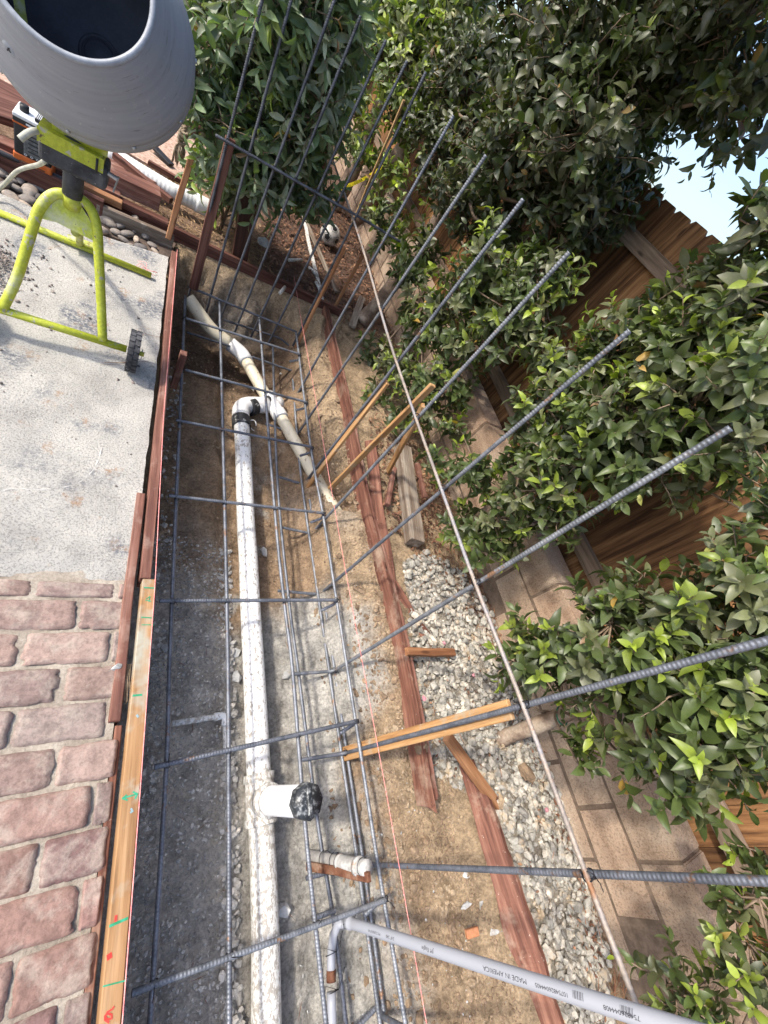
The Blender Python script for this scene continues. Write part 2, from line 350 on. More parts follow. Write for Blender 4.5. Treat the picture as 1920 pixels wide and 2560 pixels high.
def objvar(m, lo, hi):
    t = m.node_tree; b = [x for x in t.nodes if x.type == 'BSDF_PRINCIPLED'][0]; src = b.inputs['Base Color'].links[0].from_socket
    oi = t.nodes.new('ShaderNodeObjectInfo'); rp = t.nodes.new('ShaderNodeValToRGB'); t.links.new(oi.outputs['Random'], rp.inputs[0]); rp.color_ramp.elements[0].color = (*lo, 1); rp.color_ramp.elements[1].color = (*hi, 1)
    mx = t.nodes.new('ShaderNodeMix'); mx.data_type = 'RGBA'; mx.blend_type = 'MULTIPLY'; mx.inputs[0].default_value = 1; t.links.new(src, mx.inputs[6]); t.links.new(rp.outputs[0], mx.inputs[7]); t.links.new(mx.outputs[2], b.inputs['Base Color']); return m
M['pebble'] = gmat('river_pebble', [(.3, (.15, .14, .14)), (.5, (.24, .225, .215)), (.7, (.34, .30, .27))], 9, rough=.75, bump=.2, bscale=60, fine=.3)
M['chip'] = gmat('broken_concrete', [(.3, (.36, .36, .35)), (.7, (.56, .56, .54))], 14, rough=.9, bump=.6, bscale=60, splats=[((.3, .22, .15), 8, .58, .1)])
M['clod'] = gmat('soil_clods', [(.3, (.20, .14, .09)), (.5, (.30, .215, .14)), (.75, (.39, .30, .20))], 5, rough=.95, bump=1.0, bdist=.01, bscale=70, island=.3, fine=.3, rand=False)
M['greyclod'] = gmat('grey_rubble', [(.3, (.34, .325, .30)), (.5, (.48, .46, .42)), (.75, (.60, .57, .52))], 7, rough=.95, bump=.7, bscale=80, island=.5, fine=.3, rand=False)
M['litter'] = gmat('dry_leaf_litter', [(.3, (.09, .045, .028)), (.5, (.18, .09, .055)), (.75, (.32, .19, .11))], 9, rough=.9, bump=0, island=.7, rand=False)
M['needle'] = gmat('pine_needles', [(.3, (.20, .08, .04)), (.7, (.36, .17, .08))], 9, rough=.8, bump=0, island=.5, rand=False)
M['terracotta'] = gmat('pink_stucco_ground', [(.3, (.36, .23, .17)), (.5, (.50, .34, .26)), (.7, (.60, .44, .35))], 40, rough=.95, bump=.6, bscale=90)
M['stucco'] = gmat('pale_stucco', [(.3, (.50, .48, .46)), (.7, (.64, .62, .6))], 9, rough=.9, bump=.4, bscale=90)
M['whitepaint'] = gmat('white_painted_board', [(.3, (.66, .66, .65)), (.7, (.78, .78, .77))], 9, rough=.6, bump=.1)

def leafmat(name, transl=.22, rough=.42):
    n = NT(name); a = n.n('ShaderNodeVertexColor', layer_name='col'); co = n.coords((1, 1, 1), False)
    c = n.mix(.35, a.outputs[0], n.ramp(n.noise(co, 45, 3), [(.3, .55), (.7, 1.25)]), 'MULTIPLY')
    c = n.mix(n.ramp(n.noise(co, 12, 5, .7), [(.50, 0.0), (.75, .35)]), c, (.20, .20, .17))
    n.fin(c, rough, 0, None, .45)
    tr = n.n('ShaderNodeBsdfTranslucent'); mx = n.n('ShaderNodeMixShader'); mx.inputs[0].default_value = transl
    tc = n.mix(1.0, c, (1.6, 1.9, .6), 'MULTIPLY'); n.l(tc, tr.inputs[0])
    n.l(n.b.outputs[0], mx.inputs[1]); n.l(tr.outputs[0], mx.inputs[2]); n.l(mx.outputs[0], n.out.inputs[0]); return n.m
M['leaf'] = leafmat('waxy_green_leaf')
M['leaf2'] = leafmat('pale_shrub_leaf', .2, .38)

objvar(M['pebble'], (.5, .52, .55), (1.5, 1.35, 1.15)); objvar(M['rebar'], (.8, .8, .82), (1.2, 1.17, 1.1))
# concrete slab, mortar, brick, ground, wall
n = NT('worn_concrete'); co = n.coords((1, 1, 1), False)
c = n.ramp(n.noise(co, 5, 7, .6), [(.3, (.44, .42, .385)), (.5, (.54, .52, .475)), (.72, (.62, .595, .54))], .7)
c = n.mix(.5, c, n.ramp(n.noise(co, 150, 3, .7), [(.40, .25), (.50, 1.0)]), 'MULTIPLY')
m = n.ramp(n.noise(co, 3.2, 4, .55), [(.54, 0.0), (.64, .9)]); m2 = n.ramp(n.noise(co, 60, 3, .7), [(.40, 0.0), (.56, 1.0)])
c = n.mix(n.mix(1.0, m, m2, 'MULTIPLY'), c, (.13, .145, .175))
m = n.ramp(n.noise(n.coords((1.3, 1, 1), False), 6.3, 5, .6), [(.60, 0.0), (.68, .8)]); c = n.mix(n.mix(1.0, m, m2, 'MULTIPLY'), c, (.40, .24, .13))
M['slab'] = n.fin(c, .9, 0, n.bump(n.noise(co, 110, 6, .8), 1.0, .010, n.bump(n.noise(co, 22, 4), .4, .01)), .25)
n = NT('sandy_mortar'); co = n.coords((1, 1, 1), False)
c = n.ramp(n.noise(co, 8, 7, .6), [(.4, (.31, .265, .215)), (.6, (.46, .41, .34))]); c = n.mix(.4, c, n.ramp(n.noise(co, 80, 6, .8), [(.40, .35), (.54, 1.0)]), 'MULTIPLY')
M['mortar'] = n.fin(c, .95, 0, n.bump(n.noise(co, 110, 6, .72), .8, .006), .2)
n = NT('tumbled_clay_brick'); co = n.coords((1, 1, 1), False); a = n.n('ShaderNodeVertexColor', layer_name='col')
c = n.mix(.4, a.outputs[0], n.ramp(n.noise(co, 20, 7, .7), [(.38, .55), (.62, 1.3)]), 'MULTIPLY')
c = n.mix(n.ramp(n.noise(co, 9, 6, .7), [(.48, 0.0), (.60, .55)]), c, (.42, .36, .30))
c = n.mix(.3, c, n.ramp(n.noise(co, 80, 5, .8), [(.40, .4), (.54, 1.0)]), 'MULTIPLY')
M['brick'] = n.fin(c, .9, 0, n.bump(n.noise(co, 60, 6, .72), .6, .006, n.bump(n.noise(n.coords((1, 3, 1), False), 12, 4), .5, .01)), .25)
n = NT('dug_soil'); co = n.coords((1, 1, 1), False); a = n.n('ShaderNodeVertexColor', layer_name='col')
c = n.mix(.6, a.outputs[0], n.ramp(n.noise(co, 11, 8, .7), [(.36, .42), (.5, 1.0), (.64, 1.5)]), 'MULTIPLY')
c = n.mix(.5, c, n.ramp(n.noise(co, 75, 5, .75), [(.38, .3), (.56, 1.2)]), 'MULTIPLY')
c = n.mix(n.ramp(n.noise(co, 75, 3, .6), [(.66, 0.0), (.70, .6)]), c, (.50, .48, .44))
M['soil'] = n.fin(c, .97, 0, n.bump(n.noise(co, 60, 8, .8), 1.0, .02, n.bump(n.noise(co, 16, 6, .7), .9, .05)), .15)
n = NT('slump_block'); co = n.coords((1, 1, 1), False)
c = n.ramp(n.noise(n.coords((1, .6, 2), False), 4, 6, .6), [(.3, (.29, .205, .145)), (.5, (.40, .295, .215)), (.72, (.49, .375, .28))], .6)
c = n.mix(.3, c, n.ramp(n.noise(co, 160, 3), [(.35, .5), (.6, 1.0)]), 'MULTIPLY')
g = n.n('ShaderNodeNewGeometry'); c = n.mix(.6, c, n.ramp(g.outputs['Random Per Island'], [(0, (.78, .75, .73)), (.5, (1, .98, .95)), (1, (1.25, 1.15, 1.1))]), 'MULTIPLY')
c = n.mix(n.ramp(n.noise(n.coords((1, 1, .5), False), 3, 6, .7), [(.5, 0.0), (.64, .55)]), c, (.46, .38, .30)); c = n.mix(.5, c, n.ramp(n.noise(co, 110, 4, .8), [(.40, .25), (.5, 1.0)]), 'MULTIPLY')
M['block'] = n.fin(c, .95, 0, n.bump(n.noise(co, 70, 8, .8), 1.0, .008), .2)
M['joint'] = gmat('wall_joint_mortar', [(.3, (.12, .085, .06)), (.7, (.18, .13, .095))], 20, rough=.95, bump=.3, rand=False)

# ------------------------------------------------------------------ the setting: ground with the trench
def X0(y): return 0.205 + 0*y
def gz(x, y):
    """height of the dug ground"""
    base = -.075 + .02*fbm(x, y, 1.1, 4, 5) + .012*fbm(x, y, 9, 3, 9)
    kb = sstep(1.45, 2.0, x); base = base*(1-kb)+kb*(-.03+.012*fbm(x, y, 7, 3, 9))
    base = np.where(y > 3.3, -.05+.03*fbm(x, y, 1.5, 4, 3)+.015*fbm(x, y, 8, 3, 4), base)
    near = sstep(.35, -.15, y)*sstep(1.75, 1.45, x)                 # the near part of the right bank was dug lower
    base = base - near*.10
    flo = -.455 + .05*sstep(.9, 1.3, y)*sstep(.62, .56, x+.03*fbm(x*0, y, 4, 3, 21))*sstep(2.55, 2.45, y) - .05*sstep(2.45, 2.55, y) - .07*np.exp(-(((x-.75)/.35)**2+((y-2.78)/.16)**2))
    flo = flo + .018*fbm(x, y, 2.6, 4, 31) + .026*fbm(x, y, 11, 4, 33)
    flo = flo + .03*np.exp(-((x-.60-.02*np.sin(y*5))/.035)**2)*sstep(1.0, .6, y)*(1+1.5*fbm(x, y, 14, 3, 8))
    flo = flo + .02*np.sin(x*26+1.3*np.sin(y*.8))*sstep(.85, .95, x)*sstep(1.3, .8, y)
    e1 = 1.02+.05*fbm(x*0+y, y, 1.7, 3, 41); e2 = 1.31+.045*fbm(y, y*0+3, 2.3, 4, 43)+.03*fbm(y, y*0+3, 9, 3, 45)
    e2 = e2 + .10*sstep(.2, -.4, y)
    s = np.clip((x-e1)/(e2-e1), 0, 1); s = .45*s+.55*s*s*(3-2*s)
    bank = flo*(1-s)+base*s + .085*fbm(x, y, 8, 5, 51)*np.sin(np.pi*s)
    bank = bank + .014*fbm(x, y, 28, 3, 35)*sstep(-.02, -.1, bank)
    e = sstep(3.02, 3.36, y+.05*fbm(x, y, 4, 3, 61)); e = .35*np.clip((y-3.02)/.34, 0, 1)+.65*e
    far = np.minimum(bank*(1-e)+(-.05)*e+(.15*fbm(x, y, 5, 5, 63)+.07*fbm(x, y, 15, 4, 65))*np.sin(np.pi*e), 0)
    t = np.where(y > 3.02, far, bank)
    inside = sstep(.185, .21, x)
    out = np.where(x < 1.8, t*inside+(-.14)*(1-inside), base)
    out = np.where(y > 3.4, base, out)
    out = np.where((x < .2) & (y < 3.02), -.14, out)
    return out
PIPEP = np.array([list(atz(px, py, z_-.045)) for px, py, z_ in ((469, 745, -.20), (527, 822, -.30), (575, 860, -.345), (617, 905, -.36), (668, 995, -.36), (747, 1122, -.34), (791, 1198, -.315), (840, 1280, -.27))])
def carve(x, y, z):
    for a, b in zip(PIPEP[:-1], PIPEP[1:]):
        d = b[:2]-a[:2]; t = np.clip(((x-a[0])*d[0]+(y-a[1])*d[1])/(d@d), 0, 1)
        q = np.hypot(x-a[0]-d[0]*t, y-a[1]-d[1]*t); zz = a[2]+(b[2]-a[2])*t
        z = np.where(q < .16, np.minimum(z, zz+.00+sstep(.06, .16, q)*.25+.02*vnoise(x*20, y*20, 77)), z)
    return z
def axis(segs):
    a = []
    for s0, s1, st in segs: a.append(np.arange(s0, s1, st))
    return np.unique(np.round(np.concatenate(a+[[segs[-1][1]]]), 4))
gx = axis([(-60, -6, 6), (-6, -1, .5), (-1, .15, .06), (.15, 1.6, .011), (1.6, 2.4, .02), (2.4, 6, .4), (6, 60, 6)])
gy = axis([(-60, -6, 6), (-6, -1.6, .5), (-1.6, 3.6, .0125), (3.6, 6, .035), (6, 14, .4), (14, 60, 6)])
GX, GY = np.meshgrid(gx, gy, indexing='ij')
GZ = carve(GX, GY, gz(GX, GY)); GZ = np.where((np.abs(GX) > 5) | (GY > 9) | (GY < -4), -.06, GZ)
nx, ny = GX.shape
V = np.stack([GX, GY, GZ], -1).reshape(-1, 3)
i, j = np.meshgrid(np.arange(nx-1), np.arange(ny-1), indexing='ij'); q = (i*ny+j).ravel()
F = np.stack([q, q+ny, q+ny+1, q+1], 1)
x, y, z = V[:, 0], V[:, 1], V[:, 2]
brown = np.array([.40, .28, .18]); tan = np.array([.47, .345, .22]); grey = np.array([.49, .455, .40]); dark = np.array([.18, .12, .08]); pale = np.array([.60, .575, .52])
wob = fbm(x, y, 2.2, 4, 71)
k_grey = sstep(1.35, .55, y+.9*wob)*sstep(1.30, 1.12, x+.15*fbm(x, y, 3, 3, 73)+.0*y)
k_pale = k_grey*sstep(.78, 1.0, x+.12*fbm(x, y, 4, 3, 75))
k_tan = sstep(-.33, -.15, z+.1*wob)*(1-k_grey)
k_dark = sstep(2.35, 2.75, y+.3*wob)*sstep(-.2, -.42, z)  # soil colour darkened with depth at the far end, as pit shade
k_far = sstep(3.35, 3.6, y); shade_lift = sstep(.66, .54, x)*sstep(1.6, .8, y+.5*wob); splash = sstep(.08, .3, fbm(x, y, 5, 5, 79))*sstep(2.4, 1.2, y)*sstep(.45, .7, x)*sstep(1.35, 1.1, x)  # left floor strip painted paler and warmer to lift its shade
col = brown[None]*np.ones((len(x), 1))
def blend(col, c, k): return col*(1-k[:, None])+c[None]*k[:, None]
col = blend(col, tan, k_tan); col = blend(col, grey, k_grey); col = blend(col, pale, k_pale*.9); col = blend(col, np.array([.66, .60, .52]), shade_lift); col = blend(col, pale, splash*.8); col = blend(col, dark, k_dark*.8)
lump = np.exp(-(((x-.62)/.28)**2+((y-3.15)/.12)**2)); col = blend(col, np.array([.36, .33, .29]), np.clip(lump, 0, 1)*.8); hole = np.exp(-(((x-.75)/.4)**2+((y-2.72)/.16)**2)); col = blend(col, np.array([.13, .09, .065]), np.clip(hole*1.2, 0, .9))  # the pit's shadowy darkness is painted into the soil colour
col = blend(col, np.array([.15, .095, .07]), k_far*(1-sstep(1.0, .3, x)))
col = blend(col, np.array([.34, .22, .155]), k_far*sstep(1.0, .3, x)*.8)
GPP = [atz(px, py, -.02) for px, py in ((1020, 1395), (1075, 1375), (1150, 1430), (1215, 1500), (1262, 1640), (1345, 1800), (1425, 2000), (1495, 2240), (1520, 2400), (1530, 2620), (1420, 2620), (1335, 2320), (1262, 2100), (1215, 1985), (1130, 1925), (1075, 1900), (1050, 1770), (1035, 1640), (1040, 1500))]
gm = inpoly(x+.02*wob, y, [(p.x, p.y) for p in GPP]).astype(float); col = blend(col, np.array([.36, .33, .28]), gm*.85)
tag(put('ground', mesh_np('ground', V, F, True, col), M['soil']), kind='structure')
# concrete slab (far) and brick paving (near), with the mortar bed
def sheet(name, poly, ztop, thick, mat, kind='structure'):
    bm = bmesh.new(); vs = [bm.verts.new((p[0], p[1], ztop)) for p in poly]; f = bm.faces.new(vs)
    if f.normal.z < 0: f.normal_flip()
    r = bmesh.ops.extrude_face_region(bm, geom=[f])
    for v in r['geom']:
        if isinstance(v, bmesh.types.BMVert): v.co.z -= thick
    bmesh.ops.recalc_face_normals(bm, faces=bm.faces)
    me = bpy.data.meshes.new(name); bm.to_mesh(me); bm.free(); return tag(put(name, me, mat), kind=kind)
SL = 0.757                                        # the line where the bricks begin
gxs = np.arange(-4, .1501, .02); edge = []
# slab top as a grid with a ragged right edge
ys = np.r_[np.arange(SL, 2.93, .02)]; xs = np.r_[-60, -20, -6, np.arange(-3, .14, .03), .145, .158]
SX, SY = np.meshgrid(xs, ys, indexing='ij'); SZ = .006*fbm(SX, SY, 2.0, 4, 81)+.003*fbm(SX, SY, 25, 2, 83)
fr = (SY-SL)/(ys[-1]-SL); SZ = SZ-.017*sstep(SL+.05, SL-.02, SY+.05*fbm(SX, SY*0+2, 9, 4, 87));  SY = SY + fr*(np.clip(SX, -.3, .15)+.3)*.25*1.0
SX[-1] += .006*fbm(SX[-1]*0, SY[-1], 14, 4, 85)
V = np.stack([SX, SY, SZ], -1).reshape(-1, 3); nx, ny = SX.shape
i, j = np.meshgrid(np.arange(nx-1), np.arange(ny-1), indexing='ij'); q = (i*ny+j).ravel(); F = np.stack([q, q+ny, q+ny+1, q+1], 1)
m = MB(); m.add(V, F)
ed = V.reshape(nx, ny, 3)[-1]; lo = ed.copy(); lo[:, 2] = -.13; lo[:, 0] -= .01; k = len(ed); m.add(np.r_[ed, lo], np.stack([np.arange(k-1), np.arange(k-1)+k, np.arange(k-1)+k+1, np.arange(k-1)+1], 1))
ed = V.reshape(nx, ny, 3)[:, -1]; lo = ed.copy(); lo[:, 2] = -.13; k = len(ed); m.add(np.r_[ed, lo], np.stack([np.arange(k-1), np.arange(k-1)+1, np.arange(k-1)+k+1, np.arange(k-1)+k], 1))
tag(put('concrete_slab', m.build('slab', True), M['slab']), kind='structure')
xs = np.r_[-60, -20, -6, np.arange(-3, .16, .025)]; ys = np.r_[-60, -10, np.arange(-2.5, SL+.07, .015), SL+.07]
SX, SY = np.meshgrid(xs, ys, indexing='ij'); SZ = -.012+.005*fbm(SX, SY, 7, 4, 91)+.004*fbm(SX, SY, 30, 2, 93)
V = np.stack([SX, SY, SZ], -1).reshape(-1, 3); nx, ny = SX.shape
i, j = np.meshgrid(np.arange(nx-1), np.arange(ny-1), indexing='ij'); q = (i*ny+j).ravel(); F = np.stack([q, q+ny, q+ny+1, q+1], 1)
tag(put('paving_mortar', mesh_np('mortar', V, F), M['mortar']), kind='structure')
# tumbled bricks: rounded, uneven blocks, laid in running bond (one sheet of paving)
m = MB(); cols = []
row = 0; y = SL-.012
joints = {0: -.10, 1: .0}
while y > -1.5:
    hgt = .055 if row == 0 else .101
    off = [.103, .128, .012][row % 3] if row < 3 else (.107 if row % 2 == 0 else .015)
    off = .012+(.112 if row % 2 == 1 else 0)+RNG.normal()*.006
    x = .175 + off - .22
    xx = .165
    first = True
    while xx > -2.2:
        wdt = (off+.03 if first else .219)+RNG.normal()*.004
        x1 = xx; x0 = xx-wdt; first = False
        if wdt > .03:
            a, b = 25, 15
            u = np.linspace(-1, 1, a); v = np.linspace(-1, 1, b); U, W = np.meshgrid(u, v, indexing='ij')
            hx, hy = (x1-x0)/2, hgt/2
            rr = .35
            ph = RNG.uniform(0, 6, 6)
            ang = np.arctan2(W, U); chx = 1-.10*np.clip(fbm(U*3+row*7+xx*40, W*3+row*3, 1.1, 3, 98)-.18, 0, 1)*2*(np.maximum(np.abs(U), np.abs(W)) > .8)
            wobb = 1+.012*np.sin(3*ang+ph[0])+.012*np.sin(5*ang+ph[1])+.012*np.sin(11*ang+ph[2])
            cx = np.sign(U)*np.abs(U); cy = W
            # superellipse corner rounding
            rad = (np.abs(U)**16+np.abs(W)**16)**(1/16.); mx = np.maximum(np.abs(U), np.abs(W))
            sc = np.where(rad > 0, mx/np.maximum(rad, 1e-6), 1)*wobb*chx
            BX = (x0+x1)/2+U*hx*sc; BY = y-hgt/2+W*hy*sc
            e = np.clip(np.minimum((1-np.abs(U))*hx, (1-np.abs(W))*hy)/.006, 0, 1)
            BZ = -.009+(.010+RNG.normal()*.0018)*np.sqrt(1-(1-e)**2)+.007*fbm(BX, BY, 16, 4, 97)+RNG.normal()*.02*U*.1
            q = (np.arange(a-1)[:, None]*b+np.arange(b-1)[None]).ravel()
            m.add(np.stack([BX, BY, BZ], -1).reshape(-1, 3), np.stack([q, q+b, q+b+1, q+1], 1))
            base = [np.array([.28, .15, .12]), np.array([.23, .125, .11]), np.array([.34, .20, .155]), np.array([.24, .165, .14]), np.array([.30, .165, .125])][RNG.integers(5)]
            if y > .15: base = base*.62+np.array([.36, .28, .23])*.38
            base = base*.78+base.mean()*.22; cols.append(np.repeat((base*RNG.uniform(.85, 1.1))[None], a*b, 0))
        xx = x0-.008-RNG.random()*.007
    y -= hgt+.008+RNG.random()*.005; row += 1
V = np.concatenate(m.v); F = np.concatenate(m.f[4])
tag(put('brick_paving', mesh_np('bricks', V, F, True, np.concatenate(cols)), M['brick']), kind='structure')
# pale pink stucco-like ground far left, beyond the lumber
tp = [(-3, 4.2), (.10, 4.15), (.22, 4.35), (.32, 4.8), (.42, 5.3), (-3, 5.3)]
sheet('patio_ground', tp, .012, .05, M['terracotta'])

# loose stuff on the ground
def scatter_rocks(name, poly, num, r0, r1, mat, sub=1, jag=.3, sq=(1, 1, .7), lift=.3, zoff=0, sel=None, seed=1):
    rng = np.random.default_rng(seed); m = MB(); xs = [p[0] for p in poly]; ys = [p[1] for p in poly]; k = 0
    while k < num:
        x = rng.uniform(min(xs), max(xs)); y = rng.uniform(min(ys), max(ys))
        if not inpoly(np.array([x]), np.array([y]), poly)[0]: continue
        if sel is not None and rng.random() > sel(x, y): continue
        r = r0+(r1-r0)*rng.random()**1.6
        z = float(gz(np.array([x]), np.array([y]))[0])+zoff+r*lift
        s = (1+rng.normal()*.22, 1+rng.normal()*.2, sq[2]*(1+rng.normal()*.15))
        V, F = rock_vf((x, y, z), r, s, sub, jag, rng); m.add(V, F); k += 1
    o = put(name, m.build(name, False), mat); return tag(o, kind='stuff')
GP = [atz(px, py, -.02) for px, py in ((1020, 1395), (1075, 1375), (1150, 1430), (1215, 1500), (1262, 1640), (1345, 1800), (1425, 2000), (1495, 2240), (1520, 2400), (1530, 2620), (1420, 2620), (1335, 2320), (1262, 2100), (1215, 1985), (1130, 1925), (1075, 1900), (1050, 1770), (1035, 1640), (1040, 1500))]
GPx = [(p.x, p.y) for p in GP]
tag(scatter_rocks('gravel', GPx, 3300, .009, .024, M['stone'], 1, .34, zoff=.0, seed=3), 'bed of pale crushed gravel between the red boards and the block wall', 'gravel')
tag(scatter_rocks('gravel_top_layer', GPx, 800, .012, .029, M['stone'], 1, .36, zoff=.016, seed=4), 'upper loose stones of the pale gravel bed beside the block wall', 'gravel')
bankp = [(1.22, -1.1), (1.62, -1.1), (1.55, .3), (1.5, 1.3), (1.42, 2.9), (1.2, 2.9), (1.16, 1.2), (1.2, .3)]
tag(scatter_rocks('soil_clods', bankp, 3600, .003, .013, M['clod'], 1, .42, lift=.05, seed=5, sel=lambda x, y: .35 if y > .6 else 1), 'crumbled brown soil clods on the right bank of the trench', 'soil')
tag(scatter_rocks('large_soil_clods', [(1.15, -.9), (1.5, -.9), (1.5, .5), (1.38, 1.2), (1.2, 1.2)], 130, .012, .026, M['clod'], 2, .42, lift=.05, seed=6), 'larger lumps of brown soil below the red form board', 'soil')
floorp = [(.26, -1.2), (.62, -1.2), (.64, .2), (.6, 1.2), (.26, 1.2)]
tag(scatter_rocks('edge_rubble', [(.27, -1.2), (.36, -1.2), (.37, 2.6), (.27, 2.6)], 420, .004, .018, M['greyclod'], 1, .5, lift=.1, seed=41), 'broken grey rubble along the foot of the left form board', 'rubble')
tag(scatter_rocks('bank_clods', [(1.05, -1.0), (1.45, -1.0), (1.34, 2.9), (1.2, 2.9), (1.1, 1.2)], 260, .008, .022, M['clod'], 2, .5, lift=-.1, seed=42), 'lumps of crumbling earth on the right bank of the trench', 'soil')
tag(scatter_rocks('trench_rubble', floorp, 4500, .002, .009, M['greyclod'], 1, .3, seed=7), 'fine grey rubble on the shaded trench floor', 'rubble')
tag(scatter_rocks('pipe_side_rubble', [(.585, -1.2), (.665, -1.2), (.66, 1.2), (.60, 1.2)], 520, .005, .019, M['greyclod'], 1, .35, seed=8), 'line of broken grey rubble beside the white drain pipe', 'rubble')
tag(scatter_rocks('trench_soil_crumbs', [(.26, 1.0), (1.15, 1.0), (1.2, 3.0), (.26, 3.0)], 2200, .002, .010, M['clod'], 1, .42, lift=.05, seed=9), 'brown soil crumbs over the far trench floor', 'soil')
tag(scatter_rocks('white_grit', [(.8, -1.1), (1.5, -1.1), (1.4, 1.2), (.9, 1.2)], 260, .002, .006, M['chip'], 1, .35, seed=10), 'small pale grit scattered in and beside the trench', 'grit')
def flakes(name, poly, num, L, W, mat, seed, zoff=.004, zs=.02, label=None):
    rng = np.random.default_rng(seed); xs = [p[0] for p in poly]; ys = [p[1] for p in poly]
    P = []
    while len(P) < num:
        x = rng.uniform(min(xs), max(xs), 400); y = rng.uniform(min(ys), max(ys), 400); ok = inpoly(x, y, poly)
        P += list(zip(x[ok], y[ok]))
    P = np.array(P[:num]); z = gz(P[:, 0], P[:, 1])+zoff+rng.random(num)*zs
    a = rng.uniform(0, 6.28, num); ti = rng.normal(size=num)*.3; l = L*rng.uniform(.5, 1.3, num); w_ = W*rng.uniform(.6, 1.3, num)
    d = np.stack([np.cos(a)*np.cos(ti), np.sin(a)*np.cos(ti), np.sin(ti)], 1); s = np.stack([-np.sin(a), np.cos(a), rng.normal(size=num)*.4], 1)
    c = np.stack([P[:, 0], P[:, 1], z], 1)
    V = np.stack([c-d*l[:, None]/2, c+s*w_[:, None]/2+[0, 0, .002], c+d*l[:, None]/2, c-s*w_[:, None]/2], 1).reshape(-1, 3)
    q = np.arange(num)[:, None]*4; F = q+np.array([[0, 1, 2, 3]])
    return tag(put(name, mesh_np(name, V, F, False), mat), label, name.replace('_', ' '), kind='stuff')
wallstrip = [(p.x, p.y) for p in [atz(*q, -.02) for q in ((1000, 1150), (1090, 1160), (1215, 1410), (1270, 1560), (1400, 1900), (1540, 2240), (1610, 2560), (1500, 2560), (1440, 2200), (1330, 1900), (1215, 1600), (1130, 1470), (1040, 1380))]]
flakes('dry_leaf_litter', wallstrip, 1500, .03, .012, M['litter'], 21, label='brown leaf litter along the foot of the block wall')
flakes('gravel_litter', GPx, 160, .025, .010, M['litter'], 31, zoff=.03, label='few dry leaf bits caught in the pale gravel')
flakes('gravel_needles', GPx, 60, .09, .0016, M['needle'], 32, zoff=.03, label='stray pine needles lying over the pale gravel')
flakes('pine_needles', wallstrip, 900, .11, .0016, M['needle'], 22, zs=.03, label='reddish pine needles along the foot of the block wall')
farp = [(.9, 3.45), (2.1, 3.2), (2.2, 2.4), (1.55, 2.2), (1.45, 1.2), (1.75, 1.1), (2.1, 1.5), (2.2, 6), (1.0, 6), (.85, 4.2)]
flakes('fallen_leaves', farp, 5000, .045, .016, M['litter'], 23, zs=.035, label='fallen brown leaves under the hedge and beyond the far form board')
lf = [(-.2, 3.5), (.9, 3.5), (.9, 4.3), (-.1, 4.2)]
flakes('dry_grass_bits', lf, 1100, .06, .005, M['bamboo'], 24, zs=.05, label='dry straw and leaf bits beside the brown post')
flakes('trench_needles', [(.3, -1), (1.1, -1), (1.1, 1.5), (.3, 1.5)], 70, .10, .0016, M['needle'], 25, label='stray pine needles lying in the trench')

# ------------------------------------------------------------------ block wall and wooden fence
wt = thing('block_wall', 'low tan block wall running below the wooden fence', 'wall', (2.14, 0, 0))
m = MB()
for r_, z0, z1, off in ((0, -.13, .073, 0.0), (1, .081, .276, .203), (2, .284, .480, 0.0)):
    y = -3.06+off+.04
    while y < 9:
        yc0, yc1 = y+.004, y+.402
        jx = RNG.normal()*.0015
        V, F = box_vf((2.14+.0925+jx*2, (yc0+yc1)/2, (z0+z1)/2), (.185, yc1-yc0-.004, z1-z0-(.003 if r_ < 2 else 0))); m.add(V, F); y += .406
me = m.build('blocks', False)
bm = bmesh.new(); bm.from_mesh(me); bmesh.ops.bevel(bm, geom=list(bm.edges), offset=.005, segments=2, affect='EDGES'); bm.to_mesh(me); bm.free()
put('block_course', me, M['block'], wt)
V, F = box_vf((2.2325, 3.0, .17), (.177, 12.2, .60)); put('mortar_core', mesh_np('mortar_core', V, F, False), M['joint'], wt)
flv = []
ft = thing('wooden_fence', 'tall brown dog-eared board fence standing behind the block wall', 'fence', (2.38, 0, 0))
m = MB(); y = -3.0
while y < 9:
    wd = .14; top = 1.925+RNG.normal()*.012; xo = 2.375+RNG.normal()*.0035; t = .016; dz = .028; z0 = .16
    ys_ = [y, y+wd, y+wd, y+wd-.022, y+.022, y]; zs_ = [z0, z0, top-dz, top, top, top-dz]
    tilt = RNG.normal()*.0015
    V = [[xo+tilt*(z_-1), yy, z_] for yy, z_ in zip(ys_, zs_)]+[[xo+t+tilt*(z_-1), yy, z_] for yy, z_ in zip(ys_, zs_)]
    V = np.array(V); m.add(V, [np.array([[0, 5, 2, 1], [5, 4, 3, 2], [6, 7, 8, 11], [11, 8, 9, 10]]), ]); k = m.n-12
    m.f[4].append(np.array([[a, (a+1) % 6, (a+1) % 6+6, a+6] for a in range(6)])+k)
    y += wd+.0006+abs(RNG.normal())*.0012
put('board_panel', m.build('fence_boards', False), M['fence'], ft)
for z_, nm in ((.60, 'lower'), (1.70, 'upper')):
    for y0, y1 in ((-3, -.9), (-.897, 1.35), (1.353, 3.9), (3.903, 6.4), (6.403, 9)):
        board('rail', (2.352, y0, z_), (2.352, y1, z_+RNG.normal()*.01), .038, .088, M['fencerail'], ft, warp=.003)
for y_ in (-.9, 1.5, 3.9, 6.4):
    board('fence_post', (2.445, y_, -.1), (2.445, y_, 1.85), .09, .09, M['fencerail'], ft, up=(0, 1, 0))

# ------------------------------------------------------------------ form boards
def lineboard(name, a, b, wy, hz, mat, label, group=None, cat='board', **kw):
    o = board(name, a, b, wy, hz, mat, **kw); return tag(o, label, cat, group)
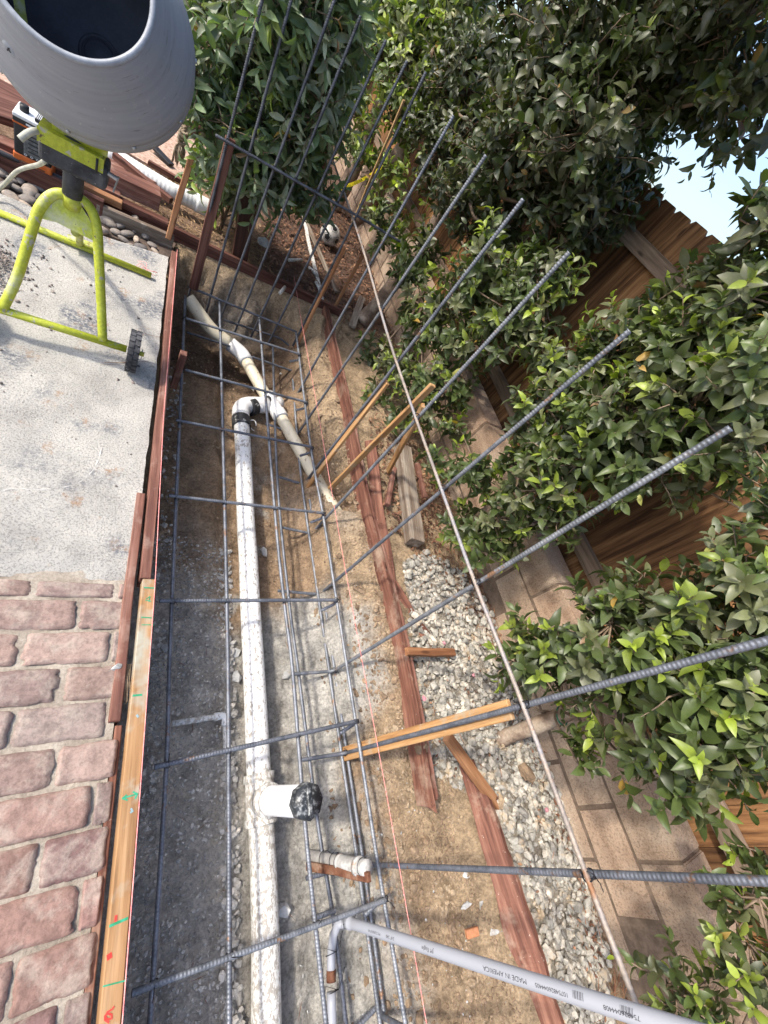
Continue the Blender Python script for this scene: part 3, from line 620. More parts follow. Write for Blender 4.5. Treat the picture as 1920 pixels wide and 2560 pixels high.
# left edge of the trench
p0 = atz(449, 640, .03); 
fb1 = lineboard('form_board', (.195, .755, -.015), (.190, 3.08, -.015), .036, .088, M['redwood_clean'], 'long reddish form board along the edge of the concrete slab', cuts=14, warp=.003)
fb2 = thing('form_board', 'light pine form board with green and red marker ticks beside the brick paving', 'board', (.205, -.3, 0))
board('plank', (.208, .752, .002), (.208, -1.6, .002), .046, .064, M['pine'], fb2, cuts=8, warp=.001)
fb3 = lineboard('form_board', (.152, 1.15, -.034), (.148, .28, -.034), .032, .088, M['redwood_clean'], 'short dark red board lapped outside the pine form board', warp=.002)
lineboard('form_board', (.163, .27, -.055), (.163, -1.6, -.055), .020, .088, M['redwood'], 'thin red strip between the bricks and the marked pine form board')
def stroke(pts, wd, mat, parent, z, name='marker_tick'):
    P = np.array(pts, float); mm = MB()
    for a, b in zip(P[:-1], P[1:]):
        d = b-a; L = np.linalg.norm(d)+1e-9; nrm = np.array([-d[1], d[0]])/L*wd/2; d = d/L*wd*.3
        V = np.array([[*(a-d+nrm), z], [*(b+d+nrm), z], [*(b+d-nrm), z], [*(a-d-nrm), z]]); mm.add(V, np.array([[0, 3, 2, 1]]))
        z += .00015
    return put(name, mm.build(name, False), mat, parent)
ZB = .0352
def mk(px, py): p = atz(px, py, ZB); return (p.x, p.y)
stroke([mk(361, 1469), mk(384, 1470)], .005, M['ink_g'], fb2, ZB)
stroke([mk(366, 1497), mk(375, 1491), mk(372, 1504)], .003, M['ink_g'], fb2, ZB, 'written_four'); stroke([mk(364, 1500), mk(377, 1503)], .003, M['ink_g'], fb2, ZB+.0004, 'written_four')
stroke([mk(354, 1543), mk(384, 1545)], .004, M['ink_g'], fb2, ZB)
stroke([mk(355, 1562), mk(384, 1562)], .003, M['ink_g'], fb2, ZB)
stroke([mk(333, 1739), mk(354, 1737)], .006, M['ink_g'], fb2, ZB)
stroke([mk(306, 1996), mk(342, 1985)], .004, M['ink_g'], fb2, ZB); stroke([mk(316, 1988), mk(306, 1996), mk(318, 2000)], .004, M['ink_g'], fb2, ZB+.0004, 'arrow_head'); stroke([mk(333, 1980), mk(343, 1985), mk(338, 1996)], .004, M['ink_g'], fb2, ZB+.0004, 'arrow_head')
stroke([mk(275, 2315), mk(318, 2296)], .006, M['ink_g'], fb2, ZB); stroke([mk(290, 2290), mk(289, 2302)], .006, M['ink_r'], fb2, ZB+.0006)
stroke([mk(258, 2466), mk(312, 2452)], .003, M['ink_g'], fb2, ZB)
stroke([mk(273, 2388), mk(274, 2394)], .011, M['ink_r'], fb2, ZB, 'marker_dot')
stroke([mk(328, 2022), mk(331, 2028), mk(327, 2031)], .005, M['ink_b'], fb2, ZB, 'blue_smudge'); stroke([mk(342, 1788), mk(345, 1792)], .006, M['ink_b'], fb2, ZB, 'blue_smudge')
six = [mk(272, 2556), mk(262, 2549), mk(262, 2540), mk(270, 2534), mk(279, 2537), mk(279, 2546), mk(268, 2549), mk(262, 2541), mk(268, 2530), mk(280, 2523), mk(284, 2517)]
stroke(six, .0035, M['ink_r'], fb2, ZB, 'written_six')
# frayed strap end beside the brick
m = MB()
for k in range(14):
    a = atz(322, 1660, -.01)+Vector((random.uniform(-.008, .008), 0, 0)); b = a+Vector((random.uniform(-.012, .02), -random.uniform(.06, .13), random.uniform(-.01, .01)))
    V, F = tube_vf([a, (a+b)/2+Vector((random.uniform(-.006, .006), 0, .006)), b], .0014, 4); m.add(V, F)
tag(put('frayed_cord', m.build('frayed_cord'), M['rope']), 'frayed tan fibres sticking out below the short dark red board', 'cord')
# small kicker stake inside the left form
lineboard('stake', atz(452, 884, .0)+Vector((.012, 0, -.25)), atz(452, 884, .0)+Vector((.012, 0, .012)), .036, .04, M['redwood_clean'], 'stubby red stake nailed inside the left form board', cat='stake', up=(0, 1, 0), cuts=0)
# far cross board
fa = Vector((-.3, 3.375, -.005)); fbp = Vector((1.52, 3.395, -.03))
lineboard('form_board', fa, fbp, .034, .085, M['rustwood'], 'dark red cross board closing the far end of the trench', cuts=14, warp=.003)
# right-hand form board
fr_ = thing('form_board', 'paint-flecked red form board along the right bank of the trench', 'board', (1.34, 1.5, 0))
def swept(name, pts, prof, mat, parent=None, n_=70, ragged=0):
    P = smooth_path(pts, n_); T, N, B = frames(P); V = []; k = len(prof)
    for q_, (pt, t) in enumerate(zip(P, T)):
        s_ = np.cross(t, [0, 0, 1.]); s_ /= np.linalg.norm(s_); w_ = np.array([0, 0, 1.])
        for a, b in prof: V.append(pt+s_*a*1.0+w_*b+RNG.normal(size=3)*.0006+(t*RNG.normal()*ragged if q_ in (0, len(P)-1) else 0))
    V = np.array(V); m_ = len(P); q = np.arange(m_-1)*k
    F = [np.concatenate([np.stack([q+a, q+(a+1) % k, q+k+(a+1) % k, q+k+a], 1) for a in range(k)])]
    c0 = len(V); V = np.concatenate([V, V[:k].mean(0)[None], V[-k:].mean(0)[None]]); jj = np.arange(k)
    F.append(np.concatenate([np.stack([np.full(k, c0), (jj+1) % k, jj], 1), np.stack([np.full(k, c0+1), (m_-1)*k+jj, (m_-1)*k+(jj+1) % k], 1)]))
    me = mesh_np(name, V, F, False); Mx = board_M(P[0], P[-1]); me.transform(Mx.inverted()); return put(name, me, mat, parent, Mx)
bp = [(1.361, 3.35, 0), (1.361, 2.8, 0), (1.363, 2.2, 0), (1.343, 1.36, 0), (1.375, .75, 0), (1.37, .3, 0), (1.337, -.185, 0)]
# inner face on the measured line; profile: + is outward, z down to -.10
swept('plank', bp, [(0.002, -.10), (0, -.002), (.003, 0), (.024, .001), (.0245, -.10)], M['redwood'], fr_, ragged=.014)
swept('top_strip', [Vector(p_)+Vector((.0262, 0, -.006)) for p_ in bp], [(0, -.09), (0, 0), (.011, -.001), (.011, -.09)], M['redwood_clean'], fr_, ragged=.02)
nl = None
for q_ in range(22):
    f_ = RNG.random(); yv = 3.2-3.3*f_; xv = np.interp(-yv, [-p_[1] for p_ in bp], [p_[0] for p_ in bp])+.036; a_ = Vector((xv, yv, -.012-.03*RNG.random())); e_ = a_+Vector((.028, RNG.normal()*.004, .004+RNG.normal()*.006)); tube('nail', [a_-Vector((.006, 0, 0)), e_], .0016, M['rusty'], fr_, 6)
lineboard('scrap_board', atz(925, 1105, -.05), atz(975, 1480, -.08), .075, .03, M['redwood'], 'faded warped red board half buried beside the right form board, upper piece', cuts=12, warp=.008, re=.02, roll=.5)
lineboard('scrap_board', atz(968, 1440, -.09), atz(1100, 1650, -.07), .06, .03, M['redwood'], 'faded red board sinking under the gravel, by the small red spacer', cuts=12, warp=.006, re=.02, roll=.4)
lft = smooth_path([atz(px, py, -.085) for px, py in ((1143, 1915), (1178, 2042), (1194, 2111), (1227, 2222), (1252, 2344), (1300, 2444), (1346, 2560), (1380, 2650))], 60)
rgt = smooth_path([atz(px, py, .0) for px, py in ((1178, 1900), (1225, 2006), (1260, 2111), (1300, 2222), (1335, 2333), (1366, 2432), (1402, 2560), (1432, 2650))], 60)
kk = min(len(lft), len(rgt)); V = []
for a, b in zip(lft[:kk], rgt[:kk]):
    u = b-a; o_ = np.array([.022, 0, -.006]); w_ = .004*vnoise(np.array([a[1]*30]), np.array([1.]), 5)[0]
    V += [a+u*.12, b+[w_, 0, w_], b+o_+[w_, 0, w_], a+u*.12+o_]
V = np.array(V); q = np.arange(kk-1)[:, None]*4
F = np.concatenate([np.stack([q[:, 0]+a, q[:, 0]+(a+1) % 4, q[:, 0]+4+(a+1) % 4, q[:, 0]+4+a], 1) for a in range(4)]+[np.array([[0, 1, 2, 3], [4*kk-1, 4*kk-2, 4*kk-3, 4*kk-4]])])
me = mesh_np('edging', V, F, False); Mx = board_M(rgt[0], rgt[kk-1]); me.transform(Mx.inverted())
tag(put('garden_edging', me, M['redwood'], None, Mx), 'wide red edging board curving between the brown dirt and the pale gravel', 'board')
lineboard('timber', atz(1006, 1120, .0), atz(1037, 1357, .0), .105, .075, M['greywood'], 'grey weathered square timber lying beside the gravel, paler on its left side', cuts=10, warp=.002)
lineboard('scrap_block', atz(1042, 1160, -.01), atz(1062, 1245, -.01), .035, .03, M['redwood_clean'], 'narrow red offcut lying between the grey timber and the block wall', cuts=2)
lineboard('spacer_block', atz(1015, 1629, .01), atz(1135, 1632, .0), .038, .03, M['cedar'], 'short red cedar spacer nailed square to the right form board', cuts=3)
lineboard('stake', atz(1116, 1840, .11), atz(1248, 2020, -.05), .045, .032, M['cedar'], 'fallen red-brown stake leaning over the gravel with its point down', cat='stake', cuts=5)
b4 = lineboard('stake', atz(985, 1170, -.03), atz(968, 1262, -.02), .03, .03, M['redwood_clean'], 'small red pointed peg lying at the foot of the raking brace', cat='stake', cuts=2)
# upright and raking stakes
def stake(label, base, top, wd, dp, mat, up=(0, 1, 0), **kw):
    return lineboard('stake', base, top, wd, dp, mat, label, cat='stake', up=up, cuts=3, **kw)
stake('orange pine stake driven inside the trench edge with a raking brace behind it', atz(825, 1222, -.20), atx(1082, 962, 1.245), .036, .018, M['stake'])
stake('raking orange brace nailed to the tall stake beside the grey timber', atx(1240/1.0*0+970, 1180, 1.60), atx(1058, 1015, 1.30), .020, .040, M['stake'])
st = atx(763, 1222, 1.125); stake('slim orange stake lashed to an upright steel bar above the cream pipe end', st+Vector((.0, -.012, -.06)), atx(968, 955, 1.15), .018, .034, M['stake'])
stake('slim cedar stake tied to the corner steel bar at the far end of the trench', aty(737, 875, 3.02), aty(862, 618, 3.04), .018, .034, M['cedar'])
stake('slim cedar stake standing behind the far cross board by the tree foot', aty(832, 778, 3.46), aty(908, 635, 3.46), .02, .03, M['cedar'])
stake('short tan stake at the slab corner against the stone bed', aty(420, 598, 3.23), aty(478, 392, 3.40), .034, .04, M['cedar'])
stake('tall dark brown stake tied behind the leftmost upright bar', aty(483, 722, 3.02), aty(576, 345, 3.14), .055, .03, M['rustwood'])
stake('rough split orange stake behind the upright bar over the gravel', atx(862, 1885, 1.135)+Vector((.0, 0, -.02)), atx(1276, 1772, 1.155), .018, .060, M['stake'])
lineboard('garden_stake', aty(868, 590, 4.6), aty(1010, 250, 4.6), .02, .02, M['bamboo'], 'thin tan bamboo cane leaning beside the dark trunk and fence', cat='cane', up=(0, 1, 0))

# ------------------------------------------------------------------ steel
def rib_tube(P, r=.0085, pitch=.0105, k=10, step=.0026):
    P = resample(P, step); n_ = len(P); s = np.arange(n_)*step; th = np.linspace(0, 2*np.pi, k, endpoint=False)
    ph = (s[:, None]/pitch+.45*np.sin(th)[None]+0) % 1.0
    rib = np.exp(-((ph-.5)/.17)**2); rr = r*(.86+.26*rib)
    rr[:, 0] = np.maximum(rr[:, 0], r*1.04); rr[:, k//2] = np.maximum(rr[:, k//2], r*1.04)
    return tube_vf(P, rr, k)
def rebar(P, label, group, r=.0085, mat='rebar', k=10, step=.0026, name='rebar'):
    V, F = rib_tube(P, r, .0105 if r > .007 else .009, k, step)
    return tag(put(name, mesh_np(name, V, F), M[mat]), label, 'rebar', group)
def tie(parent, p, ax=(0, 1, 0), r=.013, tails=1):
    """loop of black tie wire round a crossing"""
    p = np.array(list(p)); m = MB(); d1 = np.array([1, 1, 0.])/1.414; d2 = np.array([1, -1, 0.])/1.414
    ax = np.array(ax, float)
    for q, d in enumerate((d1, d2)):
        t = np.linspace(0, 2*np.pi, 13); pts = p+r*(np.cos(t)[:, None]*d+np.sin(t)[:, None]*np.array([0, 0, 1.])*1.15)
        V, F = tube_vf(pts, .0019, 4); m.add(V, F)
    for _ in range(tails):
        a = RNG.uniform(0, 6.28); e = p+np.array([np.cos(a)*.03, np.sin(a)*.03, .02+RNG.random()*.02]); V, F = tube_vf([p+[0, 0, r], (p+e)/2+[0, 0, .012], e], .0013, 4); m.add(V, F)
    return put('tie_wire', m.build('tie_wire'), M['wire'], parent)
ordn = ['first', 'second', 'third', 'fourth', 'fifth', 'sixth', 'seventh', 'eighth', 'ninth', 'tenth', 'eleventh']
GU = 'upright steel bars along the right side of the trench'
XV = 1.13
# (foot pixel, tip pixel, foot end pixel, foot height, label)
ups = [((937, 2162), (1920, 2203), None, -.34, 'nearly level-looking upright bar beside the capped grey pipe, nearest the camera in full view'),
       ((862, 1883), (1920, 1601), (752, 1900), -.33, 'upright bar lashed to the rough split orange stake over the gravel'),
       ((833, 1678), (1826, 1070), (735, 1685), -.33, 'upright bar with a bent foot, between the split orange stake and the grey timber'),
       ((799, 1486), (1574, 827), (695, 1477), -.365, 'upright bar passing over the near end of the grey timber'),
       ((779, 1334), (1423, 631), (702, 1318), -.364, 'upright bar passing just in front of the raking orange brace'),
       ((759, 1211), (1308, 498), (690, 1190), -.383, 'upright bar lashed to the slim orange stake above the cream pipe end'),
       ((744, 1086), (1215, 388), None, -.374, 'upright bar just beyond the slim orange stake, foot beside the cream pipe joint'),
       ((740, 992), (1134, 289), None, -.36, 'second upright bar beyond the slim orange stake, before the corner bar')]
UPB = []
for foot, tip, fe, zf, lab in ups:
    b = atx(*foot, XV); t = atx(*tip, XV)
    if tip[0] >= 1920: t = b+(t-b)*((1.56-b.z)/(t.z-b.z))
    d = (t-b).normalized(); b2 = b+d*((zf-b.z)/d.z)
    if fe is None: e = Vector((b2.x-.24, b2.y+.02, zf))
    else: e = atz(fe[0], fe[1], zf)
    P = fillet([e, b2, t], .035)
    o = rebar(P, lab, GU, mat='rebar'); UPB.append((o, b2, t))
    tie(o, b2+Vector((0, 0, .02)), r=.016)
# the next one, mostly outside the frame at the bottom
p = atz(948, 2512, -.36); rebar(fillet([atz(860, 2600, -.36), p, Vector((1.135, p.y-.02, -.33)), Vector((1.14, p.y-.05, 1.5))], .03), 'bent foot of an upright bar at the bottom edge of the picture', GU)
# corner bar and the close-set row at the far end
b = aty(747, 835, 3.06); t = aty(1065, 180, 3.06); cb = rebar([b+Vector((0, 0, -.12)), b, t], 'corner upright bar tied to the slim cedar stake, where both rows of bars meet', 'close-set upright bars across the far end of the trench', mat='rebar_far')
GT = 'close-set upright bars across the far end of the trench'
tl = [((478, 714), (581, 300), 'upright bar on the dark brown stake, leftmost of the far row'), ((528, 734), (595, 488), 'second upright bar from the left of the far row, left of the brown post'),
      ((557, 781), (729, 300), 'third upright bar from the left of the far row, crossing the brown post'), ((599, 799), (798, 300), 'fourth upright bar from the left of the far row'),
      ((653, 786), (874, 300), 'fifth upright bar from the left of the far row'), ((689, 821), (943, 304), 'sixth upright bar from the left of the far row, next to the corner bar')]
TB = []
for k_, (a, c_, lab) in enumerate(tl):
    b = aty(*a, 3.08); u = aty(*c_, 3.08); d = (u-b)/(u.z-b.z); t = b+d*(1.54-b.z); b2 = b+d*(-.38-b.z)
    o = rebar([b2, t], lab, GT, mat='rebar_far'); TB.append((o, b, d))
# mid-height horizontals
hp = [(1610, 2562), (1464, 2183), (1308, 1765), (1186, 1453), (1105, 1227), (1030, 1018), (966, 827), (905, 615), (834, 405)]
P = smooth_path([atx(px, py, 1.113) for px, py in hp], 60)
P = np.vstack([P[0]+(P[0]-P[1])*8, P])
hb = tag(put('rebar', mesh_np('rebar', *rib_tube(P, .0075, .012, 8, .004)), M['rebar_rust']), 'long thin weathered bar tied level across the right-hand upright bars', 'rebar')
for o, b, t in UPB:
    f_ = (.75-b.z)/(t.z-b.z); p = b+(t-b)*f_; yy = p.y; zz = np.interp(yy, P[:, 1], P[:, 2]); tie(o, Vector((1.121, yy, zz)), r=.015)
hp2 = [(539, 338), (682, 419), (790, 481), (885, 535), (1000, 604)]
P2 = smooth_path([aty(px, py, 3.065) for px, py in hp2], 30)
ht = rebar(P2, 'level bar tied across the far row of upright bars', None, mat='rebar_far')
for o, b, d in TB:
    zz = .76; p = b+d*(zz-b.z); tie(o, Vector((p.x, 3.072, np.interp(p.x, P2[:, 0], P2[:, 2]))), r=.014, tails=0)
# cage: long bars
GL = 'long bars of the footing cage'
longs = [([(463, 741), (430, 1504), (417, 1909), (376, 2560)], -.165, 'leftmost long cage bar, in the shade beside the pine form board', .0085),
         ([(549, 755), (567, 1500), (572, 2000), (573, 2560)], -.165, 'long cage bar just left of the white drain pipe', .0085),
         ([(648, 790), (686, 1263), (710, 1500), (731, 1671), (763, 2064), (815, 2560)], -.165, 'upper long cage bar just right of the white drain pipe', .0085),
         ([(740, 829), (776, 1111), (809, 1296), (842, 1504), (901, 1879), (946, 2168), (1000, 2480)], -.165, 'rightmost upper long cage bar, nearest the pink string', .0085),
         ([(682, 869), (693, 1191), (720, 1481), (747, 1689), (792, 2041), (833, 2295), (865, 2560)], -.345, 'lower long cage bar running into the grey conduit elbow', .0085),
         ([(727, 869), (742, 1082), (758, 1234), (797, 1500), (842, 1807), (892, 2141), (946, 2530)], -.340, 'lower long cage bar under the feet of the upright bars', .0085)]
LX = []
for pts, z_, lab, r_ in longs:
    W = [atz(px, py, z_+.004*math.sin(px)) for px, py in pts]
    e = W[-1]+(W[-1]-W[-2]).normalized()*.35; s_ = W[0]
    rebar(smooth_path([s_]+W[1:]+[e], 60), lab, GL, r_); LX.append((W, z_))
W = [atz(px+14, py, -.338) for px, py in longs[5][0][2:]]
rebar(smooth_path(W, 40), 'second of the two lower cage bars lying side by side under the upright bars', GL)
# far left lower bar
W = [atz(440, 830, -.30), atz(545, 862, -.32), atz(640, 895, -.34)]
GC = 'cross bars of the footing cage'
crs = [((465, 796), (751, 886), 'farthest cross bar of the cage, over the dark hole at the trench end'), ((463, 925), (769, 1006), 'second cross bar from the far end, over the pipe joint'),
       ((440, 1050), (782, 1118), 'third cross bar from the far end, just below the pipe elbow'), ((422, 1239), (811, 1283), 'fourth cross bar from the far end, ending in a hook by the cream pipe'),
       ((399, 1502), (842, 1500), 'level-looking cross bar over the middle of the white pipe'), ((386, 1918), (896, 1802), 'cross bar just beyond the black-capped tee'),
       ((329, 2484), (967, 2249), 'nearest cross bar of the cage, passing behind the grey conduit')]
for a, c_, lab in crs:
    a = atz(*a, -.147); b = atz(*c_, -.147)
    hk = [a, b, b+Vector((.008, -.004, -.05)), b+Vector((-.06, -.03, -.075))]
    o = rebar(fillet(hk, .018), lab, GC)
    for Wl, z_ in LX[:4]:
        X = np.array([[w_.x, w_.y] for w_ in Wl]); yy = (a.y+b.y)/2; srt = np.argsort(X[:, 1]); xx = np.interp(yy, X[srt, 1], X[srt, 0])
        f_ = (xx-a.x)/(b.x-a.x); yy = a.y+(b.y-a.y)*f_; tie(o, Vector((xx, yy, -.156)))
# far end bars of the cage
rebar([aty(470, 716, 3.03), aty(742, 830, 3.03)], 'level bar low on the far row, across the concrete lump', GC, mat='rebar_far')
rebar([atz(468, 831, -.33), atz(575, 865, -.33)], 'short low bar in the dark far corner of the trench beside the slab', GC, mat='rebar_far')
rebar(fillet([atz(560, 800, -.30), atz(700, 845, -.30), atz(728, 868, -.32), atz(730, 905, -.33)], .04), 'low bent bar curving back at the far right corner of the cage', GC, mat='rebar_far')
rebar([atz(630, 892, -.335), atz(752, 935, -.335)], 'low cross bar behind the bend of the cream pipe', GC, mat='rebar_far')
rebar([atz(783, 2296, -.33), atz(839, 2276, -.33)], 'short low bar end tied beside the rusty flat stake', GC)
# ------------------------------------------------------------------ pipes
def ring_profile(P, r, bands):
    """tube along P with step-outs: bands = [(s0, s1, r)]"""
    P = np.asarray([list(p) for p in P], float); d = np.r_[0, np.cumsum(np.linalg.norm(np.diff(P, axis=0), axis=1))]; L = d[-1]
    ss = set(np.linspace(0, L, max(6, int(L/.03)))); 
    for a, b, _ in bands:
        for q in (a-.0008, a+.0008, b-.0008, b+.0008): ss.add(min(max(q, 0), L))
    ss = np.array(sorted(ss)); Q = np.stack([np.interp(ss, d, P[:, i]) for i in range(3)], 1); R = np.full(len(ss), r)
    for a, b, rr in bands: R[(ss > a) & (ss < b)] = rr
    return Q, R
def pipe(name, P, r, mat, parent=None, bands=(), k=28):
    Q, R = ring_profile(P, r, bands); V, F = tube_vf(Q, R, k); return put(name, mesh_np(name, V, F), mat, parent)
ZP = -.375
main_px = [(603, 1050), (608, 1126), (615, 1306), (621, 1400), (625, 1500), (632, 1626), (639, 1762), (643, 1852), (650, 2000), (659, 2186), (664, 2367), (666, 2560)]
W = [atz(px, py, ZP+.05) for px, py in main_px]
W = [Vector((w_.x*(1.0), w_.y, ZP)) for w_ in W]
W = [atz(px, py, ZP) for px, py in main_px]
mp_ = thing('drain_pipe', 'long mud-spattered white drain pipe running down the middle of the trench', 'pipe', W[5])
RP = .050
iT = 8
teey = W[8]
P = smooth_path(W[:8]+[W[8]+(W[7]-W[8]).normalized()*.085], 60)
pipe('pipe_run', P, RP, M['pvc'], mp_, k=32)
P = smooth_path([W[8]+(W[9]-W[8]).normalized()*.07]+W[9:]+[W[-1]+(W[-1]-W[-2])], 50)
pipe('pipe_run', P, RP, M['pvc_dirty'], mp_, k=32)
# elbow and short run to the wye
e0 = W[0]; e1 = atz(603, 1018, ZP); e2 = atz(663, 1012, ZP-.0); cj = atz(688, 1008, ZP)
el = fillet([W[0]+(W[1]-W[0])*.2, atz(600, 1012, ZP), atz(668, 1013, ZP)], .085, 12)
P = el; pipe('elbow', P[:-1]+[P[-1]], RP+.007, M['pvc_clean'], mp_, k=32)
pipe('pipe_run', [atz(640, 1016, ZP), atz(700, 1008, ZP)], RP, M['pvc_clean'], mp_)
for a, b in (((602, 1046), (604, 1068)),): pipe('coupling_band', [atz(*a, ZP), atz(*b, ZP)], RP+.010, M['rubber'], mp_)
for a, b in (((622, 1019), (636, 1016)), ((664, 1010), (678, 1007))): pipe('coupling_band', [atz(*a, ZP), atz(*b, ZP)], RP+.011, M['rubber'], mp_)
# worm-drive clamp wire loops
# tee with standpipe and black cap
ax = (W[7]-W[9]).normalized(); c0 = atz(650, 2000, ZP)
pipe('tee_fitting', [c0+ax*.095, c0-ax*.085], RP+.008, M['pvc_dirty'], mp_, bands=[(.0, .028, RP+.013), (.152, .18, RP+.013)], k=32)
bt = atx(768, 2003, c0.x+.035); bdir = (bt-c0).normalized()
pipe('tee_branch', [c0, c0+bdir*.085], RP+.006, M['pvc_dirty'], mp_, bands=[(.066, .085, RP+.011)], k=32)
H_ = (bt-c0).length
pipe('standpipe', [c0+bdir*.08, c0+bdir*(H_-.02)], RP-.001, M['pvc_clean'], mp_, bands=[(.02+.013*q, .0265+.013*q, RP+.001) for q in range(int((H_-.12)/.013))], k=32)
cp = pipe('end_cap', [c0+bdir*(H_-.025), c0+bdir*(H_+.012)], RP+.009, M['abs'], mp_, k=8)
V, F = box_vf((0, 0, 0), (.075, .012, .010)); 
put('cap_lug', bbox_mesh('lug', (.085, .016, .014), .002, 1), M['abs'], cp, board_M(c0+bdir*(H_+.015)-ax*.042, c0+bdir*(H_+.015)+ax*.042, up=bdir))
# cream pipe
ZC = -.36
cr = [(469, 745), (527, 822), (575, 860)]; cr2 = [(617, 905), (639, 945), (668, 995), (693, 1028), (747, 1122), (791, 1198), (846, 1292)]
cpth = thing('drain_pipe', 'diagonal cream drain pipe crossing under the far end of the cage', 'pipe', atz(668, 995, ZC))
zc = [ -.20, -.30, -.345]
W1 = [atz(px, py, z_) for (px, py), z_ in zip(cr, zc)]
pipe('pipe_run', smooth_path(W1, 20), .047, M['cream'], cpth, k=28)
W2 = [atz(px, py, z_) for (px, py), z_ in zip(cr2, (ZC, ZC, ZC, ZC, -.34, -.315, -.27))]
pipe('pipe_run', smooth_path(W2, 50), .043, M['cream'], cpth, k=28)
pipe('bend_coupling', fillet([W1[-1], atz(605, 884, ZC), W2[0]], .05, 8), .052, M['pvc_clean'], cpth, k=28)
wy = [atz(669, 990, ZC), atz(700, 1042, ZC)]; pipe('wye_fitting', wy, .050, M['pvc_clean'], cpth, bands=[(.0, .035, .056)], k=28)
pipe('coupling_band', [atz(694, 1030, ZC), atz(703, 1046, ZC)], .055, M['pvc_clean'], cpth)
# small white pipe on the floor
sp = thing('water_pipe', 'thin white pipe with an elbow half buried in the shaded trench floor', 'pipe', atz(540, 1793, -.42))
pipe('pipe_run', [atz(428, 1810, -.43), atz(545, 1791, -.42)], .0125, M['pvc_dirty'], sp, k=14)
pipe('pipe_run', [atz(563, 1800, -.42), atz(566, 1900, -.44), atz(571, 2320, -.45)], .0125, M['pvc_dirty'], sp, k=14)
pipe('elbow', fillet([atz(535, 1793, -.42), atz(563, 1787, -.42), atz(563, 1815, -.42)], .02, 6), .017, M['pvc'], sp, k=14)
# capped grey stub with wooden flat stake
s0 = atx(765, 2137, .955); s1 = atx(918, 2170, .99)
stp = thing('pipe_stub', 'grey upright pipe stub with a lumpy capped fitting beside the nearest upright bar', 'pipe', s0)
dd = (s1-s0); Ls = dd.length
pipe('pipe_run', [s0-dd*.1, s0+dd*.62], .021, M['greywood'] if False else gmat('dusty_grey_pipe', [(.3, (.30, .29, .28)), (.7, (.44, .43, .41))], 12, bump=.3), stp, k=18)
gl = gmat('galvanised_fitting', [(.3, (.36, .35, .33)), (.7, (.55, .55, .53))], 18, rough=.7, bump=.6, splats=[((.25, .16, .1), 14, .6, .08)])
pipe('union_fitting', [s0+dd*.58, s0+dd*.86], .025, gl, stp, bands=[(0, .018, .027)], k=16)
pipe('end_cap', [s0+dd*.86, s0+dd*1.0], .026, gl, stp, bands=[(.0, .016, .031)], k=16)
m = MB()
for f_ in (.35, .52, .60, .95):
    q = np.array(list(s0+dd*f_)); T_, N_, B_ = frames(np.array([list(s0), list(s1)])); t = np.linspace(0, 2*np.pi, 17); V, F = tube_vf(q+.027*(np.cos(t)[:, None]*N_[0]+np.sin(t)[:, None]*B_[0])+np.outer(t-3, np.array(list(dd))/Ls)*.002, .0013, 4); m.add(V, F)
put('tie_wire', m.build('tie_wire'), M['wire'], stp)
stake('rusty brown flat stake wired alongside the capped grey pipe stub', atx(768, 2165, .93), atx(924, 2192, .985), .030, .016, M['rusty'], up=(1, 0, 0))
# grey conduit with sweep
c_px = [(833, 2620), (830, 2560), (828, 2480), (828, 2400)]
Wc = [atz(px, py, -.33) for px, py in c_px]
cr_ = thing('conduit_pipe', 'grey printed plastic conduit bending up out of the trench towards the lower right corner', 'pipe', atz(828, 2400, -.33))
bx = atx(869, 2305, 1.0); bt_ = atx(1665, 2560, 1.03)
cdir = (bt_-bx).normalized()
RCN = .0165
low = [Wc[0]+Vector((.02, -.3, 0))]+Wc[:3]
pipe('conduit_run', smooth_path(low, 20), RCN, M['conduit'], cr_, k=24)
pipe('primer_stain', [atz(828, 2455, -.33), atz(828, 2425, -.33)], RCN+.001, M['rusty'], cr_, k=24)
pipe('sweep_elbow', smooth_path([atz(828, 2450, -.33), atz(828, 2400, -.33), atz(832, 2345, -.315), atz(846, 2310, -.285), bx+cdir*.0], 40), RCN-.001, M['conduit'], cr_, k=24)
P = [bx-cdir*.012, bt_+cdir*.25]
crun = pipe('conduit_run', P, RCN, M['conduit'], cr_, bands=[(0, .035, RCN+.004)], k=32)
def text_mesh(body, size):
    cu = bpy.data.curves.new('txt', 'FONT'); cu.body = body; cu.size = size; cu.align_x = 'LEFT'; cu.align_y = 'CENTER'; cu.resolution_u = 3
    o = bpy.data.objects.new('txt', cu); C.objects.link(o); bpy.context.view_layer.update()
    me = bpy.data.meshes.new_from_object(o.evaluated_get(bpy.context.evaluated_depsgraph_get())); bpy.data.objects.remove(o); return me
def wrap_text(name, body, size, start, d, facing, r, mat, parent, ang=0, cx=1.0):
    """text running along d on a cylinder of radius r whose axis passes through start; facing = direction from the axis towards the reader"""
    me = text_mesh(body, size); bm = bmesh.new(); bm.from_mesh(me)
    d = Vector(d).normalized(); f = Vector(facing); f = (f-d*f.dot(d)).normalized(); s = f.cross(d).normalized()
    for v in bm.verts:
        a = v.co.y/r+ang; v.co = Vector(start)+d*v.co.x*cx+(f*math.cos(a)+s*math.sin(a))*(r+.0006)
    bm.to_mesh(me); bm.free(); return put(name, me, mat, parent)
face = (Vector((0, 0, CAM_H))-bx)
def on_axis(px, py):
    # parameter along the conduit axis for a photo pixel
    best = None
    for k_ in range(2000):
        t = k_/2000*(bt_-bx).length*1.1; p = bx+cdir*t; c_ = RC @ (np.array(list(p))-[0, 0, CAM_H]); u, v_ = c_[0]/c_[2]*FPX+960, c_[1]/c_[2]*FPX+1280
        e = (u-px)**2+(v_-py)**2
        if best is None or e < best[0]: best = (e, t)
    return best[1]
